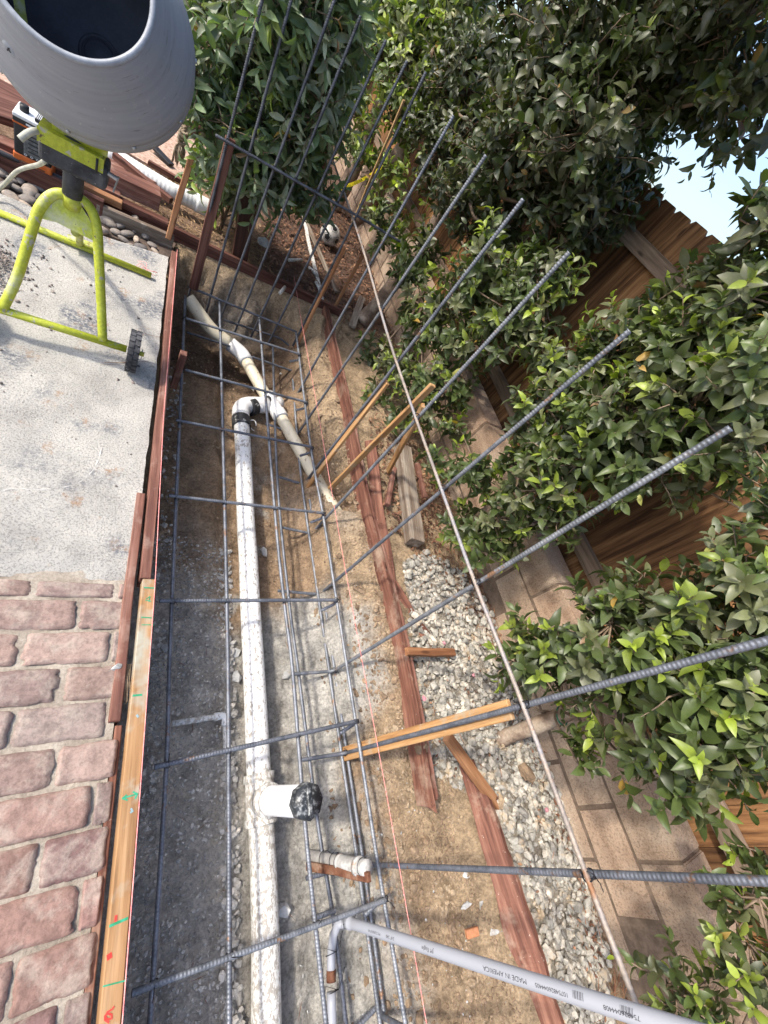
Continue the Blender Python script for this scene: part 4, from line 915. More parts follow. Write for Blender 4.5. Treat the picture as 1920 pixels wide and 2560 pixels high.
def face_at(t): return (Vector((0, 0, CAM_H))-(bx+cdir*t))
for body, px, py, sz, cxx in (('MADE IN AMERICA', 1325, 2462, .0125, 1.35), ('JM Eagle', 1092, 2385, .0125, 1.3), ('3/4" S40', 992, 2358, .0115, 1.2), ('PVC CONDUIT 40', 957, 2346, .009, 1.0), ('10754826044405', 1428, 2500, .010, 1.3), ('754826044408', 1610, 2548, .010, 1.3)):
    t = on_axis(px, py); wrap_text('printed_text', body, sz, bx+cdir*t, -cdir, face_at(t), RCN, M['ink_k'], crun, ang=.25, cx=cxx)
for px, py in ((1440, 2500), (1560, 2536)):
    t = on_axis(px, py); m = MB(); f = face_at(t); f = (f-cdir*f.dot(cdir)).normalized(); s_ = f.cross(cdir)
    for q in range(12):
        u = t+q*.0022+(.001 if q % 3 else 0)
        V = []
        for a in (-.35, -.1, .15, .4):
            for du in (0, .0011 if q % 2 else .0006): V.append(list(bx+cdir*(u+du)+(f*math.cos(a)+s_*math.sin(a))*(RCN+.0006)))
        m.add(np.array(V), np.array([[0, 1, 3, 2], [2, 3, 5, 4], [4, 5, 7, 6]]))
    put('bar_marks', m.build('bar_marks', False), M['ink_k'], crun)
m = MB()
for p_ in (atz(828, 2385, -.32), atz(832, 2480, -.33), Vector(bx+cdir*.005)):
    t = np.linspace(0, 2*np.pi, 15); q = np.array(list(p_)); V, F = tube_vf(q+.021*(np.cos(t)[:, None]*np.array([1, 0, 0.])+np.sin(t)[:, None]*np.array([0, .25, 1.])), .0012, 4); m.add(V, F)
    for a_ in (1, -1): V, F = tube_vf([q+[.018, 0, .01], q+[.035*a_, .03, .02], q+[.05*a_, .05*a_, .015]], .0011, 4); m.add(V, F)
put('tie_wire', m.build('tie_wire'), M['wire'], cr_)
# loose white plastic clip loop and chips
t = np.linspace(0, 2*np.pi*.85, 20); q = np.array(list(atz(630, 1062, -.40)))
tag(tube('plastic_strap', q+np.stack([.028*np.cos(t), .045*np.sin(t), .01*np.sin(t*2)], 1), .0035, M['pvc']), 'small loop of pale plastic strap in the soil beside the pipe elbow', 'strap')
chips = [((664, 1381), .035, 'large pale concrete flake lying right of the white pipe in the trench'), ((415, 1620), .03, 'broken pale chip in the shade beside the leftmost cage bar'), ((720, 1680), .04, 'long grey chip wedged by the upper cage bar'),
         ((289, 1665), .022, 'angular pale chip resting on the mortar beside the short red board'), ((592, 1632), .045, 'grey rubble slab leaning on the left side of the white pipe'), ((590, 1690), .042, 'second grey rubble slab below the first on the left side of the white pipe'),
         ((1002, 2247), .026, 'pale stone chip in the dirt just right of the pink string'), ((1165, 2268), .03, 'grey chip in the brown dirt near the red edging board'), ((1205, 2262), .03, 'tall grey chip leaning on the soil next to the red edging board'),
         ((1238, 2320), .034, 'white edged chip against the red edging board'), ((1165, 2190), .02, 'pale chip in the dirt just under the nearest upright bar'), ((634, 975), .02, 'white chip beside the wye of the cream pipe'),
         ((700, 935), .024, 'pale stone under the far cage bars right of the cream pipe'), ((748, 958), .022, 'pale stone right of the second far cross bar'), ((690, 1220), .0, ''),
         ((705, 2275), .04, 'white shard standing beside the lower end of the white pipe'), ((545, 1832), .022, 'small pale chip below the thin pipe elbow'), ((1095, 2240), .032, 'rounded brown clod in the dirt right of the pink string')]
for (px, py), r_, lab in chips:
    if not r_: continue
    x_ = atz(px, py, -.4)
    for _ in range(4):
        zz = float(gz(np.array([x_.x]), np.array([x_.y]))[0]); zz = max(zz, 0) if x_.x < .17 else zz; x_ = atz(px, py, zz+.008)
    V, F = rock_vf((x_.x, x_.y, x_.z), r_*1.1, (1, .75, .5) if 'clod' not in lab else (1, .8, .7), 1, .6)
    tag(put('soil_lump' if 'clod' in lab else 'concrete_chip', mesh_np('chip', V, F, False), M['clod'] if 'clod' in lab else M['chip']), lab, 'chip' if 'clod' not in lab else 'clod')
x_ = atz(1172, 2332, -.1); lineboard('brick_fragment', atz(1165, 2336, -.12), atz(1195, 2328, -.11), .028, .02, M['orange'] if False else gmat('orange_clay', [(.3, (.42, .17, .08)), (.7, (.55, .26, .13))], 20), 'small orange clay fragment in the dirt above the conduit', cat='fragment', cuts=0)
x_ = atz(1318, 1925, .03); V, F = rock_vf(x_, .055, (1, .85, .6), 3, .42); tag(put('sandstone_rock', mesh_np('rock', V, F, False), M['clod']), 'fist-sized brown rock at the wall side of the gravel bed', 'rock')
x_ = atz(1055, 1872, -.02); V, F = rock_vf(x_, .04, (1, .8, .6), 2, .3); tag(put('sandstone_rock', mesh_np('rock', V, F, False), M['clod']), 'brown rock at the splintered near end of the right form board', 'rock')
x_ = atz(1255, 2000, .0); V, F = rock_vf(x_+Vector((0, 0, -.02)), .034, (.8, 1.1, .7), 2, .45); tag(put('sandstone_rock', mesh_np('rock', V, F, False), M['clod']), 'ochre rock under the point of the fallen red-brown stake', 'rock')
for k_, (px, py, lab) in enumerate(((1060, 1745, 'pink painted chip beside the right form board'), (1110, 1608, 'pale pink stone beside the red spacer'), (1185, 1690, 'pink stone in the middle of the gravel bed'), (1188, 1780, 'pink stone just above the split orange stake'), (1368, 2024, 'dark pink stone near the thin level bar'))):
    x_ = atz(px, py, .02); V, F = rock_vf(x_, .016, (1, .8, .7), 1, .5); tag(put('painted_stone', mesh_np('rock', V, F, False), M['magenta']), lab, 'stone', 'stones with pink marking paint')

# ------------------------------------------------------------------ mason's string
def string(pts, label, r=.0014):
    return tag(tube('mason_line', resample(pts, .1), r, M['pink'], k=5), label, 'string')
string([Vector((.20, 3.1, .034)), Vector((.205, 1.6, .038)), Vector((.2265, .75, .036)), atz(349, 2000, .04), atz(306, 2557, .04)+Vector((0, -.0, 0)), atz(290, 2760, .04)], 'pink mason line stretched along the top of the left form boards', .0016)
string([atz(735, 690, .0), atz(753, 800, .0), atz(794, 1024, -.0), atz(827, 1216, -.0), atz(859, 1400, -.0), atz(969, 2000, 0), atz(1000, 2177, 0), atz(1066, 2557, 0), atz(1110, 2800, 0)], 'pink mason line stretched through the air above the right side of the trench', .0014)
m = MB(); q = np.array(list(atz(365, 672, .006)))
for k_ in range(7):
    a = RNG.uniform(0, 6.28); pts = smooth_path([q, q+np.array([math.cos(a)*.03, math.sin(a)*.04, .015]), q+np.array([math.cos(a+.8)*.06, math.sin(a+.8)*.07, .003])], 10); V, F = tube_vf(pts, .0012, 4); m.add(V, F)
tag(put('tangled_string', m.build('tangle'), M['pink']), 'small tangle of pink string on the slab near the far edge', 'string')

# ------------------------------------------------------------------ cement mixer
MXL = (-.26, 2.1, 0)
mx = thing('cement_mixer', 'portable cement mixer with a grey drum on a lime green wheeled stand', 'cement mixer', MXL)
a_ax = Vector((math.cos(.624)*math.sin(3.294), math.cos(.624)*math.cos(3.294), math.sin(.624)))
cm = Vector((-.262, 1.914, 1.248))      # centre of the mouth
Mz = a_ax.to_track_quat('Z', 'Y').to_matrix().to_4x4(); Mz.translation = cm
def lathe(name, prof, mat, parent, Mx, k=96, smooth=True):
    V = []; n_ = len(prof); th = np.linspace(0, 2*np.pi, k, endpoint=False)
    for r_, z_ in prof: V.append(np.stack([r_*np.cos(th), r_*np.sin(th), np.full(k, z_)], 1))
    V = np.concatenate(V); i_ = np.arange(n_-1)[:, None]*k; j_ = np.arange(k)[None]; j2 = (j_+1) % k
    F = np.stack([i_+j_, i_+j2, i_+k+j2, i_+k+j_], -1).reshape(-1, 4)
    return put(name, mesh_np(name, V, F, smooth), mat, parent, Mx)
drum = lathe('drum', [(.197, -.004), (.205, -.012), (.214, -.03), (.235, -.075), (.262, -.13), (.286, -.185), (.2965, -.208), (.3015, -.222), (.3035, -.236), (.3030, -.246), (.2985, -.252), (.2985, -.262), (.3025, -.268), (.3020, -.30), (.299, -.318), (.290, -.345), (.27, -.40), (.24, -.47), (.20, -.54), (.15, -.58), (.05, -.59), (.001, -.59)], M['drum'], mx, Mz)
lathe('drum_lining', [(.192, -.006), (.200, -.02), (.228, -.08), (.255, -.135), (.280, -.19), (.292, -.23), (.292, -.30), (.28, -.34), (.25, -.385), (.20, -.415), (.12, -.43), (.001, -.432)], M['drum_in'], mx, Mz)
t = np.linspace(0, 2*np.pi, 97)[:-1]; m = MB()
cc = []
for a in np.linspace(0, 2*np.pi, 13)[:-1]: cc.append((.197+.0085*math.cos(a), .0085*math.sin(a)))
lathe('rim', cc+[cc[0]], M['rimgrey'], mx, Mz)
for q_ in range(10):
    a = q_/10*6.283+.35; tube('seam_bolt', [Mz @ Vector((.297*math.cos(a), .297*math.sin(a), -.257)), Mz @ Vector((.3085*math.cos(a), .3085*math.sin(a), -.257))], .0065, M['steel'], mx, 8)
# disc plate, blades, bolts inside
lathe('hub_disc', [(.001, -.420), (.040, -.420), (.046, -.424), (.046, -.434)], M['drum_in'], mx, Mz, 40)
lathe('hub_ring', [(.050, -.432), (.058, -.421), (.064, -.432)], M['drum_in'], mx, Mz, 40)
def local(px, py, r_target):
    # point on the mouth-cone at the pixel: march along the ray to local radius r_target
    r = Vector(ray(px, py)); o = Vector((0, 0, CAM_H)); Mi = Mz.inverted(); best = None
    for k_ in range(1, 4000):
        p = o+r*(k_/1000.); l = Mi @ p
        if l.z < 0 and math.hypot(l.x, l.y) > r_target: return p
    return o+r*2
for s_, sgn in ((0, 1), (1, -1)):
    a0 = 2.3 if s_ == 0 else -.6
    pts = [Mz @ Vector((.262*math.cos(a0), .262*math.sin(a0), -.17)), Mz @ Vector((.18*math.cos(a0+.35), .18*math.sin(a0+.35), -.30)), Mz @ Vector((.22*math.cos(a0+.7), .22*math.sin(a0+.7), -.46))]
    if s_ == 0: pts = [Mz @ Vector(p_) for p_ in ((-.10, .12, -.03),)] and [aty(38, -60, 2.12), aty(50, 20, 2.10), aty(56, 58, 2.06)]
    P = smooth_path(pts, 16); T_, N_, B_ = frames(P); m = MB(); V = []
    for p_, nn, bb in zip(P, N_, B_):
        for u, v_ in ((-.022, -.003), (.022, -.003), (.022, .003), (-.022, .003)): V.append(p_+np.array(list(Vector(bb)))*u*.6+nn*v_)
    V = np.array(V); q_ = np.arange(len(P)-1)*4; F = np.concatenate([np.stack([q_+a, q_+(a+1) % 4, q_+4+(a+1) % 4, q_+4+a], 1) for a in range(4)]+[np.array([[3, 2, 1, 0]])]); put('mixing_blade', mesh_np('blade', V, F, False), M['lime_rust'], mx)
# bolt head on the cone
for px, py in ((24, 122),):
    th_ = None; Mi = Mz.inverted(); r = Vector(ray(px, py)); o = Vector((0, 0, CAM_H))
    for k_ in range(500, 4000):
        l = Mi @ (o+r*(k_/1000.)); rr = math.hypot(l.x, l.y); 
        if l.z < -.0 and l.z > -.24 and rr < .205+(.30-.205)*(-l.z-.012)/.21: break
    p_ = o+r*(k_/1000.); rad = Vector((l.x, l.y, 0)).normalized(); nl = (rad*.90+Vector((0, 0, .43))).normalized(); nw = (Mz.to_3x3() @ nl).normalized()
    Mb = nw.to_track_quat('Z', 'Y').to_matrix().to_4x4(); Mb.translation = p_-nw*.003
    bh = lathe('bolt_head', [(.020, 0), (.020, .004), (.017, .006), (.008, .007), (.001, .007)], M['rimgrey'], mx, Mb, 24)
    put('slot_mark', bbox_mesh('slot', (.018, .003, .001), 0, 1), M['blackp'], bh, Mb @ Matrix.Translation((0, 0, .0078)) @ Matrix.Rotation(.8, 4, 'Z'))
    put('slot_mark', bbox_mesh('slot', (.010, .003, .001), 0, 1), M['blackp'], bh, Mb @ Matrix.Translation((.003, 0, .0083)) @ Matrix.Rotation(2.2, 4, 'Z'))
# trunnion / tray
UPn = Vector((0, 1, -.4)); up0 = Vector((0, 1.89, .1))
def onU(px, py): return atp(px, py, up0, UPn)
# front U-frame
rT = .0185
Lg = [onU(5, 775), onU(40, 700), onU(66, 620), onU(88, 548), onU(100, 520), onU(120, 495), onU(143, 484), onU(170, 488), onU(195, 495), onU(215, 508), onU(233, 535), onU(243, 575), onU(247, 640), onU(252, 740), onU(257, 852)]
U = smooth_path(Lg, 90)
tube('u_frame', U, rT, M['lime'], mx, 16)
# fan-shaped gusset plate
gp = [onU(*q_) for q_ in ((97, 545), (103, 522), (118, 505), (140, 495), (155, 496), (160, 505), (185, 518), (205, 518), (222, 545), (236, 580), (243, 600), (232, 601), (180, 575), (140, 555))]
bm = bmesh.new(); nU = UPn.normalized(); vs = [bm.verts.new(p_-nU*.004) for p_ in gp]; f = bm.faces.new(vs); r_ = bmesh.ops.extrude_face_region(bm, geom=[f])
for v in r_['geom']:
    if isinstance(v, bmesh.types.BMVert): v.co += nU*.006
bmesh.ops.recalc_face_normals(bm, faces=bm.faces); me = bpy.data.meshes.new('gusset'); bm.to_mesh(me); bm.free(); put('gusset_plate', me, M['lime'], mx)
nb = onU(180, 500); YN = nb.y
# neck
n1 = aty(181, 470, YN); n0 = aty(181, 512, YN)
tube('neck_collar', [n0+Vector((0, 0, -.01)), aty(181, 480, YN)], .030, M['lime'], mx, 24)
nk1 = aty(181, 488, YN); nk2 = Vector((nk1.x, YN, nk1.z+.14)); tube('neck', [nk1, nk2], .033, M['black_dusty'], mx, 24)
# black trough-shaped bracket with yellow channel and drum saddle
YB = YN-.01
c1 = aty(95, 362, YB); c2 = aty(262, 450, YB); zc_ = (c1.z+c2.z)/2
hw = .055
bl = aty(93, 375, YB-hw); br = aty(268, 455, YB-hw); zt = aty(92, 345, YB-hw).z
zlow = aty(180, 440, YB-hw).z
bz1 = aty(180, 398, YB-hw).z
bb = bbox_mesh('bracket', ((br.x-bl.x), 2*hw, bz1-zlow+.03), .022, 4)
Mb = Matrix.Translation(((bl.x+br.x)/2, YB, (bz1+zlow)/2+.012)); put('pivot_bracket', bb, M['black_dusty'], mx, Mb)
yl = aty(92, 335, YB-hw-.006); yr = aty(258, 425, YB-hw-.006); zy1 = aty(100, 325, YB-hw-.006).z; zy0 = aty(92, 348, YB-hw-.006).z
Lc = yr.x-yl.x
m = MB(); zc2 = (zy0+zy1)/2; xc = (yl.x+yr.x)/2
for cc_, ss_ in (((xc, YB-hw-.006, zc2+.004), (Lc, .004, .046)), ((xc, YB-.004, zc2+.026), (Lc-.012, .108, .004)), ((xc, YB+hw, zc2+.004), (Lc, .004, .046))):
    V, F = box_vf(cc_, ss_); m.add(V, F)
V, F = box_vf((xc-Lc/2+.003, YB-.02, zc2+.004), (.004, .07, .04)); m.add(V, F); V, F = box_vf((xc+Lc/2-.003, YB-.02, zc2+.004), (.004, .07, .04)); m.add(V, F)
me = m.build('channel', False); ch = put('yellow_channel', me, M['lime'], mx)
b_ = aty(243, 405, YB-hw-.012); tube('channel_bolt', [b_+Vector((0, -.004, -.035)), b_+Vector((0, -.004, .012))], .004, M['blackp'], mx, 10)
# drum saddle: curved yellow plate hugging the lower belly of the drum
m = MB(); V = []; 
A0, B0 = aty(130, 322, YB-.03), aty(268, 402, YB-.03)
nseg = 18
for k_ in range(nseg+1):
    f_ = k_/nseg; top = 4*(f_-.5)**2
    bx_ = A0.x+(B0.x-A0.x)*f_
    zb = zc2+.028; zt_ = zc2+.052+.036*top
    for y_, zz in ((YB-.035, zb), (YB-.055, zt_), (YB-.050, zt_+.002), (YB-.030, zb+.002)): V.append((bx_, y_, zz))
V = np.array(V); q_ = np.arange(nseg)*4; F = np.concatenate([np.stack([q_+a, q_+4+a, q_+4+(a+1) % 4, q_+(a+1) % 4], 1) for a in range(4)]+[np.array([[3, 2, 1, 0]]), np.array([[0, 1, 2, 3]])+nseg*4]); put('drum_saddle', mesh_np('saddle', V, F, False), M['lime'], mx)
tube('support_yoke', [Vector((xc, YB, zc2)), Vector((xc, YB+.03, zc2+.09))], .05, M['black_dusty'], mx, 20)
# levers
lv = aty(50, 348, YB-.09); lv2 = aty(85, 328, YB-.07); tube('tilt_lever', smooth_path([lv, lv+(lv2-lv)*.5+Vector((0, 0, .004)), lv2, lv2+Vector((.02, .06, -.01))], 12), [.011]*13 if False else .010, M['cable'], mx, 12)
l1 = aty(268, 432, YB-.04); l2 = aty(296, 448, YB-.04); l3 = aty(284, 480, YB-.04)
lt = board('latch_lever', l1, l2, .012, .018, M['steel'], mx, up=(0, 1, 0), bev=.003, cuts=0); board('latch_arm', l2+Vector((0, 0, .008)), l3, .006, .018, M['steel'], lt, up=(0, 1, 0), bev=.003, cuts=0)
# axle and wheels
az = .1; a0 = atz(12, 778, az); xl = -.56
axl = [Vector((xl+.0, 1.897, az)), Vector((.018, 1.897, az))]; tube('axle', axl, .0165, M['lime'], mx, 16)
def wheel(xw, sgn):
    Mw = Matrix.Translation((xw, 1.897, az)) @ Matrix.Rotation(math.pi/2, 4, 'Y')
    tp = []
    Rw = .1
    wh = lathe('wheel', [(.020, -.016), (.066, -.014), (.070, -.018), (.070, .018), (.066, .014), (.020, .016), (.020, -.016)], M['black_dusty'], mx, Mw, 48)
    prof_t = [(.068, -.020), (.085, -.0225), (.0955, -.020), (.0965, -.006), (.0955, 0), (.0965, .006), (.0955, .020), (.085, .0225), (.068, .020)]
    ty = lathe('tyre', prof_t, M['tyre'], wh, Mw, 64)
    mm = MB()
    for row_, xo in ((0, -.0125), (1, .0125)):
        for k_ in range(20):
            a = (k_+.5*row_)/20*2*np.pi; Mt = Mw @ Matrix.Rotation(a, 4, 'Z') @ Matrix.Translation((.0985, 0, xo)); V, F = box_vf((-.0035, 0, 0), (.008, .021, .021), Mt); mm.add(V, F)
    put('tread', mm.build('tread', False), M['tyre'], ty)
    tube('hub_cap', [Vector((xw-.022*sgn*-1, 1.897, az)), Vector((xw+.045*sgn, 1.897, az))], .011, M['lime_rust'], wh, 14)
    tube('cotter_pin', [Vector((xw+.036*sgn, 1.915, az+.014)), Vector((xw+.036*sgn, 1.885, az-.022))], .002, M['steel'], wh, 6)
wheel(.046, 1); wheel(-.585, -1)
# rear foot tube and raking spine
r0 = atz(-20, 515, .018); r1 = atz(378, 689, .018); tube('rear_foot', [Vector((-.66, 2.715, .018)), r1], .0165, M['lime'], mx, 16)
rc = atz(198, 612, .03); s1_ = onU(188, 575)
tube('raking_spine', smooth_path([rc+Vector((.0, .01, .0)), (rc+s1_)/2+Vector((0, .03, .03)), s1_+Vector((0, .02, -.02))], 14), .017, M['lime_rust'], mx, 14)
bm_ = bbox_mesh('foot_plate', (.12, .045, .004), .001, 1); put('foot_gusset', bm_, M['lime_rust'], mx, board_M(rc+Vector((-.05, -.02, .03)), rc+Vector((.07, 0, .03))))
# ------------------------------------------------------------------ small gravel heap on the slab
rng = np.random.default_rng(33); m = MB()
for k_ in range(900):
    x_ = -.60+rng.normal()*.10; y_ = 2.30+rng.normal()*.10
    r_ = .003+rng.random()*.006; d_ = math.hypot(x_+.62, y_-2.27); z_ = max(0, .03*(1-d_/.2))
    V, F = rock_vf((x_, y_, z_+r_*.4), r_, (1, .9, .7), 1, .3, rng); m.add(V, F)
for k_ in range(140):
    x_ = rng.uniform(-.5, .1); y_ = rng.uniform(1.0, 2.9); r_ = .0015+rng.random()**3*.008; V, F = rock_vf((x_, y_, r_*.4), r_, (1, .9, .7), 1, .3, rng); m.add(V, F)
tag(put('pea_gravel', m.build('peag', False), gmat('pea_gravel', [(.3, (.10, .09, .085)), (.5, (.22, .19, .17)), (.7, (.36, .30, .26))], 30, bump=.3, island=.7, rand=False)), 'spilled dark pea gravel on the slab behind the left leg of the mixer stand', 'gravel', kind='stuff')
m = MB()
for a, b in (((255, 907), (330, 902)), ((250, 912), (325, 905)), ((360, 833), (408, 843)), ((262, 905), (372, 903))):
    V, F = tube_vf(smooth_path([atz(*a, .003), atz((a[0]+b[0])/2, (a[1]+b[1])/2+2, .006), atz(*b, .003)], 8), .0009, 4); m.add(V, F)
tag(put('pine_needle_tuft', m.build('needles'), M['needle']), 'few pine needles lying on the slab under the tyre', 'needles', kind='stuff')

for pts_, lab in (([(-60, 1252), (30, 1222), (90, 1224), (170, 1216), (215, 1195), (243, 1158), (255, 1120)], 'curved raised cement ridge across the slab, the longer one'),):
    P = smooth_path([atz(a, b, .002) for a, b in pts_], 60); tag(tube('cement_ridge', P, .0020*(1+.5*np.sin(np.arange(len(P))*.9)), gmat('pale_cement', [(.3, (.55, .53, .49)), (.7, (.66, .64, .6))], 20, bump=.2), k=6), lab, 'ridge')
# river stones, two strips beyond the slab
stones = [(15, 462, .035), (40, 470, .04), (75, 478, .045), (52, 452, .03), (98, 470, .04), (112, 455, .035), (70, 500, .04), (30, 448, .03), (5, 430, .04), (95, 492, .035), (60, 512, .04), (130, 490, .03), (28, 492, .04), (50, 440, .03), (85, 447, .03), (140, 470, .03), (150, 500, .03),
          (335, 548, .055), (362, 572, .04), (385, 580, .03), (268, 552, .04), (290, 580, .03), (318, 585, .035), (310, 600, .03), (340, 598, .03), (352, 618, .035), (300, 565, .03), (380, 612, .03), (255, 575, .03), (325, 612, .025), (395, 600, .025), (280, 562, .03), (372, 560, .035), (388, 628, .025), (405, 590, .03), (262, 535, .03), (365, 590, .03), (335, 575, .025)]
rng = np.random.default_rng(5)
for px, py, r_ in stones:
    p_ = atz(px, py, -.035); V, F = rock_vf((0, 0, 0), r_*rng.uniform(.75, 1.15), (1.2*rng.uniform(.85, 1.15), .8, .5), 3, .09, rng)
    V = V*1.0
    tag(put('river_stone', mesh_np('river_stone', V, F), M['pebble'], None, Matrix.Translation(p_)), 'smooth grey-brown river stone behind the mixer neck, left group of the stone bed' if px < 200 else 'smooth grey-brown river stone inside the kerb board at the slab corner, right group', 'stone', 'river stones left group' if px < 200 else 'river stones right group')
bedp = [(-3, 3.0), (.16, 3.08), (.2, 3.34), (-3, 3.34)]
sheet('stone_bed', bedp, -.05, .05, M['soil'] if False else gmat('dark_bed_soil', [(.3, (.07, .05, .04)), (.7, (.15, .11, .085))], 12, bump=.6, rand=False))

# ------------------------------------------------------------------ lumber pile and things behind the mixer
def lum(a, b, z, wy, hz, mat, label, **kw):
    return lineboard('lumber', atz(*a, z), atz(*b, z), wy, hz, mat, label, cat='lumber', **kw)
lum((-60, 368), (258, 520), .02, .04, .09, M['rustwood'], 'dark brown board on edge right behind the river stones', cuts=6)
lum((200, 463), (305, 512), .05, .05, .04, M['pine'] if False else M['cedar'], 'light brown offcut lying on the pile under the black bracket')
lum((240, 525), (432, 606), -.01, .035, .09, M['greywood'], 'grey-brown kerb board holding the river stones at the slab corner')
lum((-40, 340), (300, 490), .04, .09, .05, M['redwood_clean'], 'long red board lying behind the dark edge board')
lum((255, 432), (398, 498), .09, .13, .10, M['redwood_clean'], 'thick red beam end with a pale sawn top in the lumber pile')
lum((285, 388), (428, 502), .09, .04, .04, M['rustwood'], 'dark stick lying diagonally over the big white pipe')
lum((262, 405), (420, 470), .05, .07, .04, M['redwood_clean'], 'red board tucked under the diagonal stick', )
lum((290, 500), (420, 560), .02, .06, .04, M['rustwood'], 'dark red board on the pile nearest the tan stake')
lum((370, 405), (500, 480), .02, .035, .03, M['rustwood'], 'thin dark strip on the ground beyond the big white pipe')
tag(tube('black_hose', smooth_path([atz(-60, 352, .06), atz(30, 395, .06), atz(120, 432, .06), atz(168, 455, .06)], 20), .014, M['blackp']), 'dark hose lying along the lumber under the orange box', 'hose')
bw = thing('drain_pipe', 'large white corrugated pipe lying behind the lumber pile', 'pipe', atz(400, 460, .05))
Pw = [atz(255, 372, .05), atz(340, 425, .05), atz(430, 478, .05), atz(512, 516, .05)]
Pw = resample(Pw, .004); th = np.arange(len(Pw)); R_ = .055+.0007*np.sin(th*.9); V, F = tube_vf(Pw, R_, 28); put('pipe_run', mesh_np('bigpipe', V, F), M['pvc_clean'], bw)
pipe('bell_end', [atz(488, 505, .05), atz(522, 521, .05)], .062, M['pvc_clean'], bw)
lineboard('metal_channel', atz(380, 362, .05), atz(428, 412, .03), .06, .02, M['blackp'], 'short black metal channel with a bright edge on the pink ground', cat='channel', cuts=0, bev=.001)
# dark deck steps left of the shrub
dk = thing('deck_step', 'dark brown stained deck steps behind the shrub and rope', 'deck', (.1, 5.6, 0))
for k_, (z_, yy) in enumerate(((.10, 5.35), (.26, 5.50), (.42, 5.66))):
    board('tread', (-2.5, yy, z_), (.45, yy-.1, z_), .24, .045, M['darkbrown'], dk, warp=.001); board('riser', (-2.5, yy-.1, z_-.09), (.42, yy-.2, z_-.09), .02, .13, M['darkbrown'], dk, warp=.001)
lineboard('white_trim', (-2.5, 5.95, .56), (.55, 5.8, .56), .10, .05, M['whitepaint'], 'white painted trim board above the dark deck steps', cat='trim')
wl = thing('house_wall', 'pale stucco wall seen in glimpses through the far shrub', 'wall', (0, 8.5, 0))
V, F = box_vf((-1.0, 8.6, 1.4), (9, .2, 3.0)); put('wall', mesh_np('wall', V, F, False), M['stucco'], wl)
for z_ in (.9, 1.6): board('trim', (-3, 8.48, z_), (3, 8.48, z_), .03, .10, M['darkbrown'], wl)
lineboard('side_panel', atz(-90, 235, .12), atz(95, 300, .12), .30, .04, M['rustwood'], 'mauve-brown weathered panel lying behind the orange box', cat='panel', cuts=2)
lineboard('bench_plank', (-2.2, 3.95, .02), (-.45, 4.0, .02), .28, .05, M['rustwood'], 'wide dark red plank far left behind the mixer drum', cat='plank', cuts=2)
# posts
lineboard('timber_post', aty(596, 655, 3.5), aty(700, 40, 3.62), .11, .11, M['darkbrown'], 'thick dark brown square post rising into the shrub', cat='post', up=(0, 1, 0), cuts=2)
lineboard('timber_post', aty(790, 460, 5.2), aty(880, 20, 5.2), .1, .1, M['darkbrown'], 'dark brown post behind the shrub, farther than the thick one', cat='post', up=(0, 1, 0), cuts=2)
# rope with tassel
rp = thing('rope', 'thick brown rope with a knotted tassel hanging beside the mixer drum', 'rope', aty(458, 335, 4.2))
rps = smooth_path([aty(512, 150, 4.2), aty(500, 215, 4.2), aty(478, 285, 4.2), aty(460, 330, 4.2)], 60)
V = []
for s_ in range(3):
    T_, N_, B_ = frames(rps); t = np.arange(len(rps))*.55+s_*2.094; V.append(rps+.009*(np.cos(t)[:, None]*N_+np.sin(t)[:, None]*B_))
m = MB()
for P in V: v_, f_ = tube_vf(P, .009, 6); m.add(v_, f_)
put('strand', m.build('strands'), M['rope'], rp)
m = MB(); kc = np.array(list(aty(458, 338, 4.2)))
for k_ in range(5): t = np.linspace(0, 6.28, 14); v_, f_ = tube_vf(kc+np.stack([.026*np.cos(t), .02*np.sin(t+k_), .022*np.sin(t)*math.cos(k_)+(k_-2)*.016], 1), .011, 6); m.add(v_, f_)
put('knot', m.build('knot'), M['rope'], rp)
m = MB()
for k_ in range(40):
    a = RNG.uniform(0, 6.28); e = kc+np.array([.045*np.cos(a)*RNG.random(), .045*np.sin(a)*RNG.random(), -.15-.06*RNG.random()])
    v_, f_ = tube_vf([kc+[0, 0, -.03], (kc+e)/2+[.02*np.cos(a), .02*np.sin(a), 0], e], .0035, 4); m.add(v_, f_)
put('tassel', m.build('tassel'), M['rope'], rp)
# orange and black utility box with cable
bxp = thing('utility_box', 'orange and black battery charger box with a dusty white lid and black dial', 'tool box', Vector((-.57, 3.28, .04)))
bl_ = aty(34, 398, 3.2); br_ = aty(133, 432, 3.2); 
x0_, x1_ = -.635, -.475; yb0, yb1 = 3.21, 3.36; zb0 = .03; zt0 = .30
def bpart(nm, c_, s_, mt, bev=.006): return put(nm, bbox_mesh(nm, s_, bev, 3), mt, bxp, Matrix.Translation(c_))
xm = (x0_+x1_)/2; ym = (yb0+yb1)/2; W_ = x1_-x0_; D_ = yb1-yb0
bpart('orange_base', (xm, ym, .065), (W_+.01, D_+.01, .075), M['orange'], .012)
bpart('black_body', (xm, ym, .175), (W_, D_, .16), M['blackp'], .012)
bpart('orange_band', (xm, ym, .248), (W_+.006, D_+.006, .008), M['orange'], .002)
bpart('black_collar', (xm, ym, .262), (W_+.004, D_+.004, .022), M['blackp'], .004)
bpart('white_lid', (xm, ym, .281), (W_+.006, D_+.006, .018), M['whitep'], .007)
tube('dial', [Vector((xm-.045, ym-.01, .287)), Vector((xm-.045, ym-.01, .318))], .020, M['blackp'], bxp, 24)
bpart('handle', (xm+.02, ym, .300), (.028, D_*.9, .016), M['blackp'], .004)
for q_ in range(4): bpart('handle_rib', (xm+.010+q_*.0065, ym, .309), (.0025, D_*.85, .004), M['whitep'], .0005)
bpart('grille', (xm+.015, yb0-.001, .175), (W_*.66, .006, .12), M['greyp'], .002)
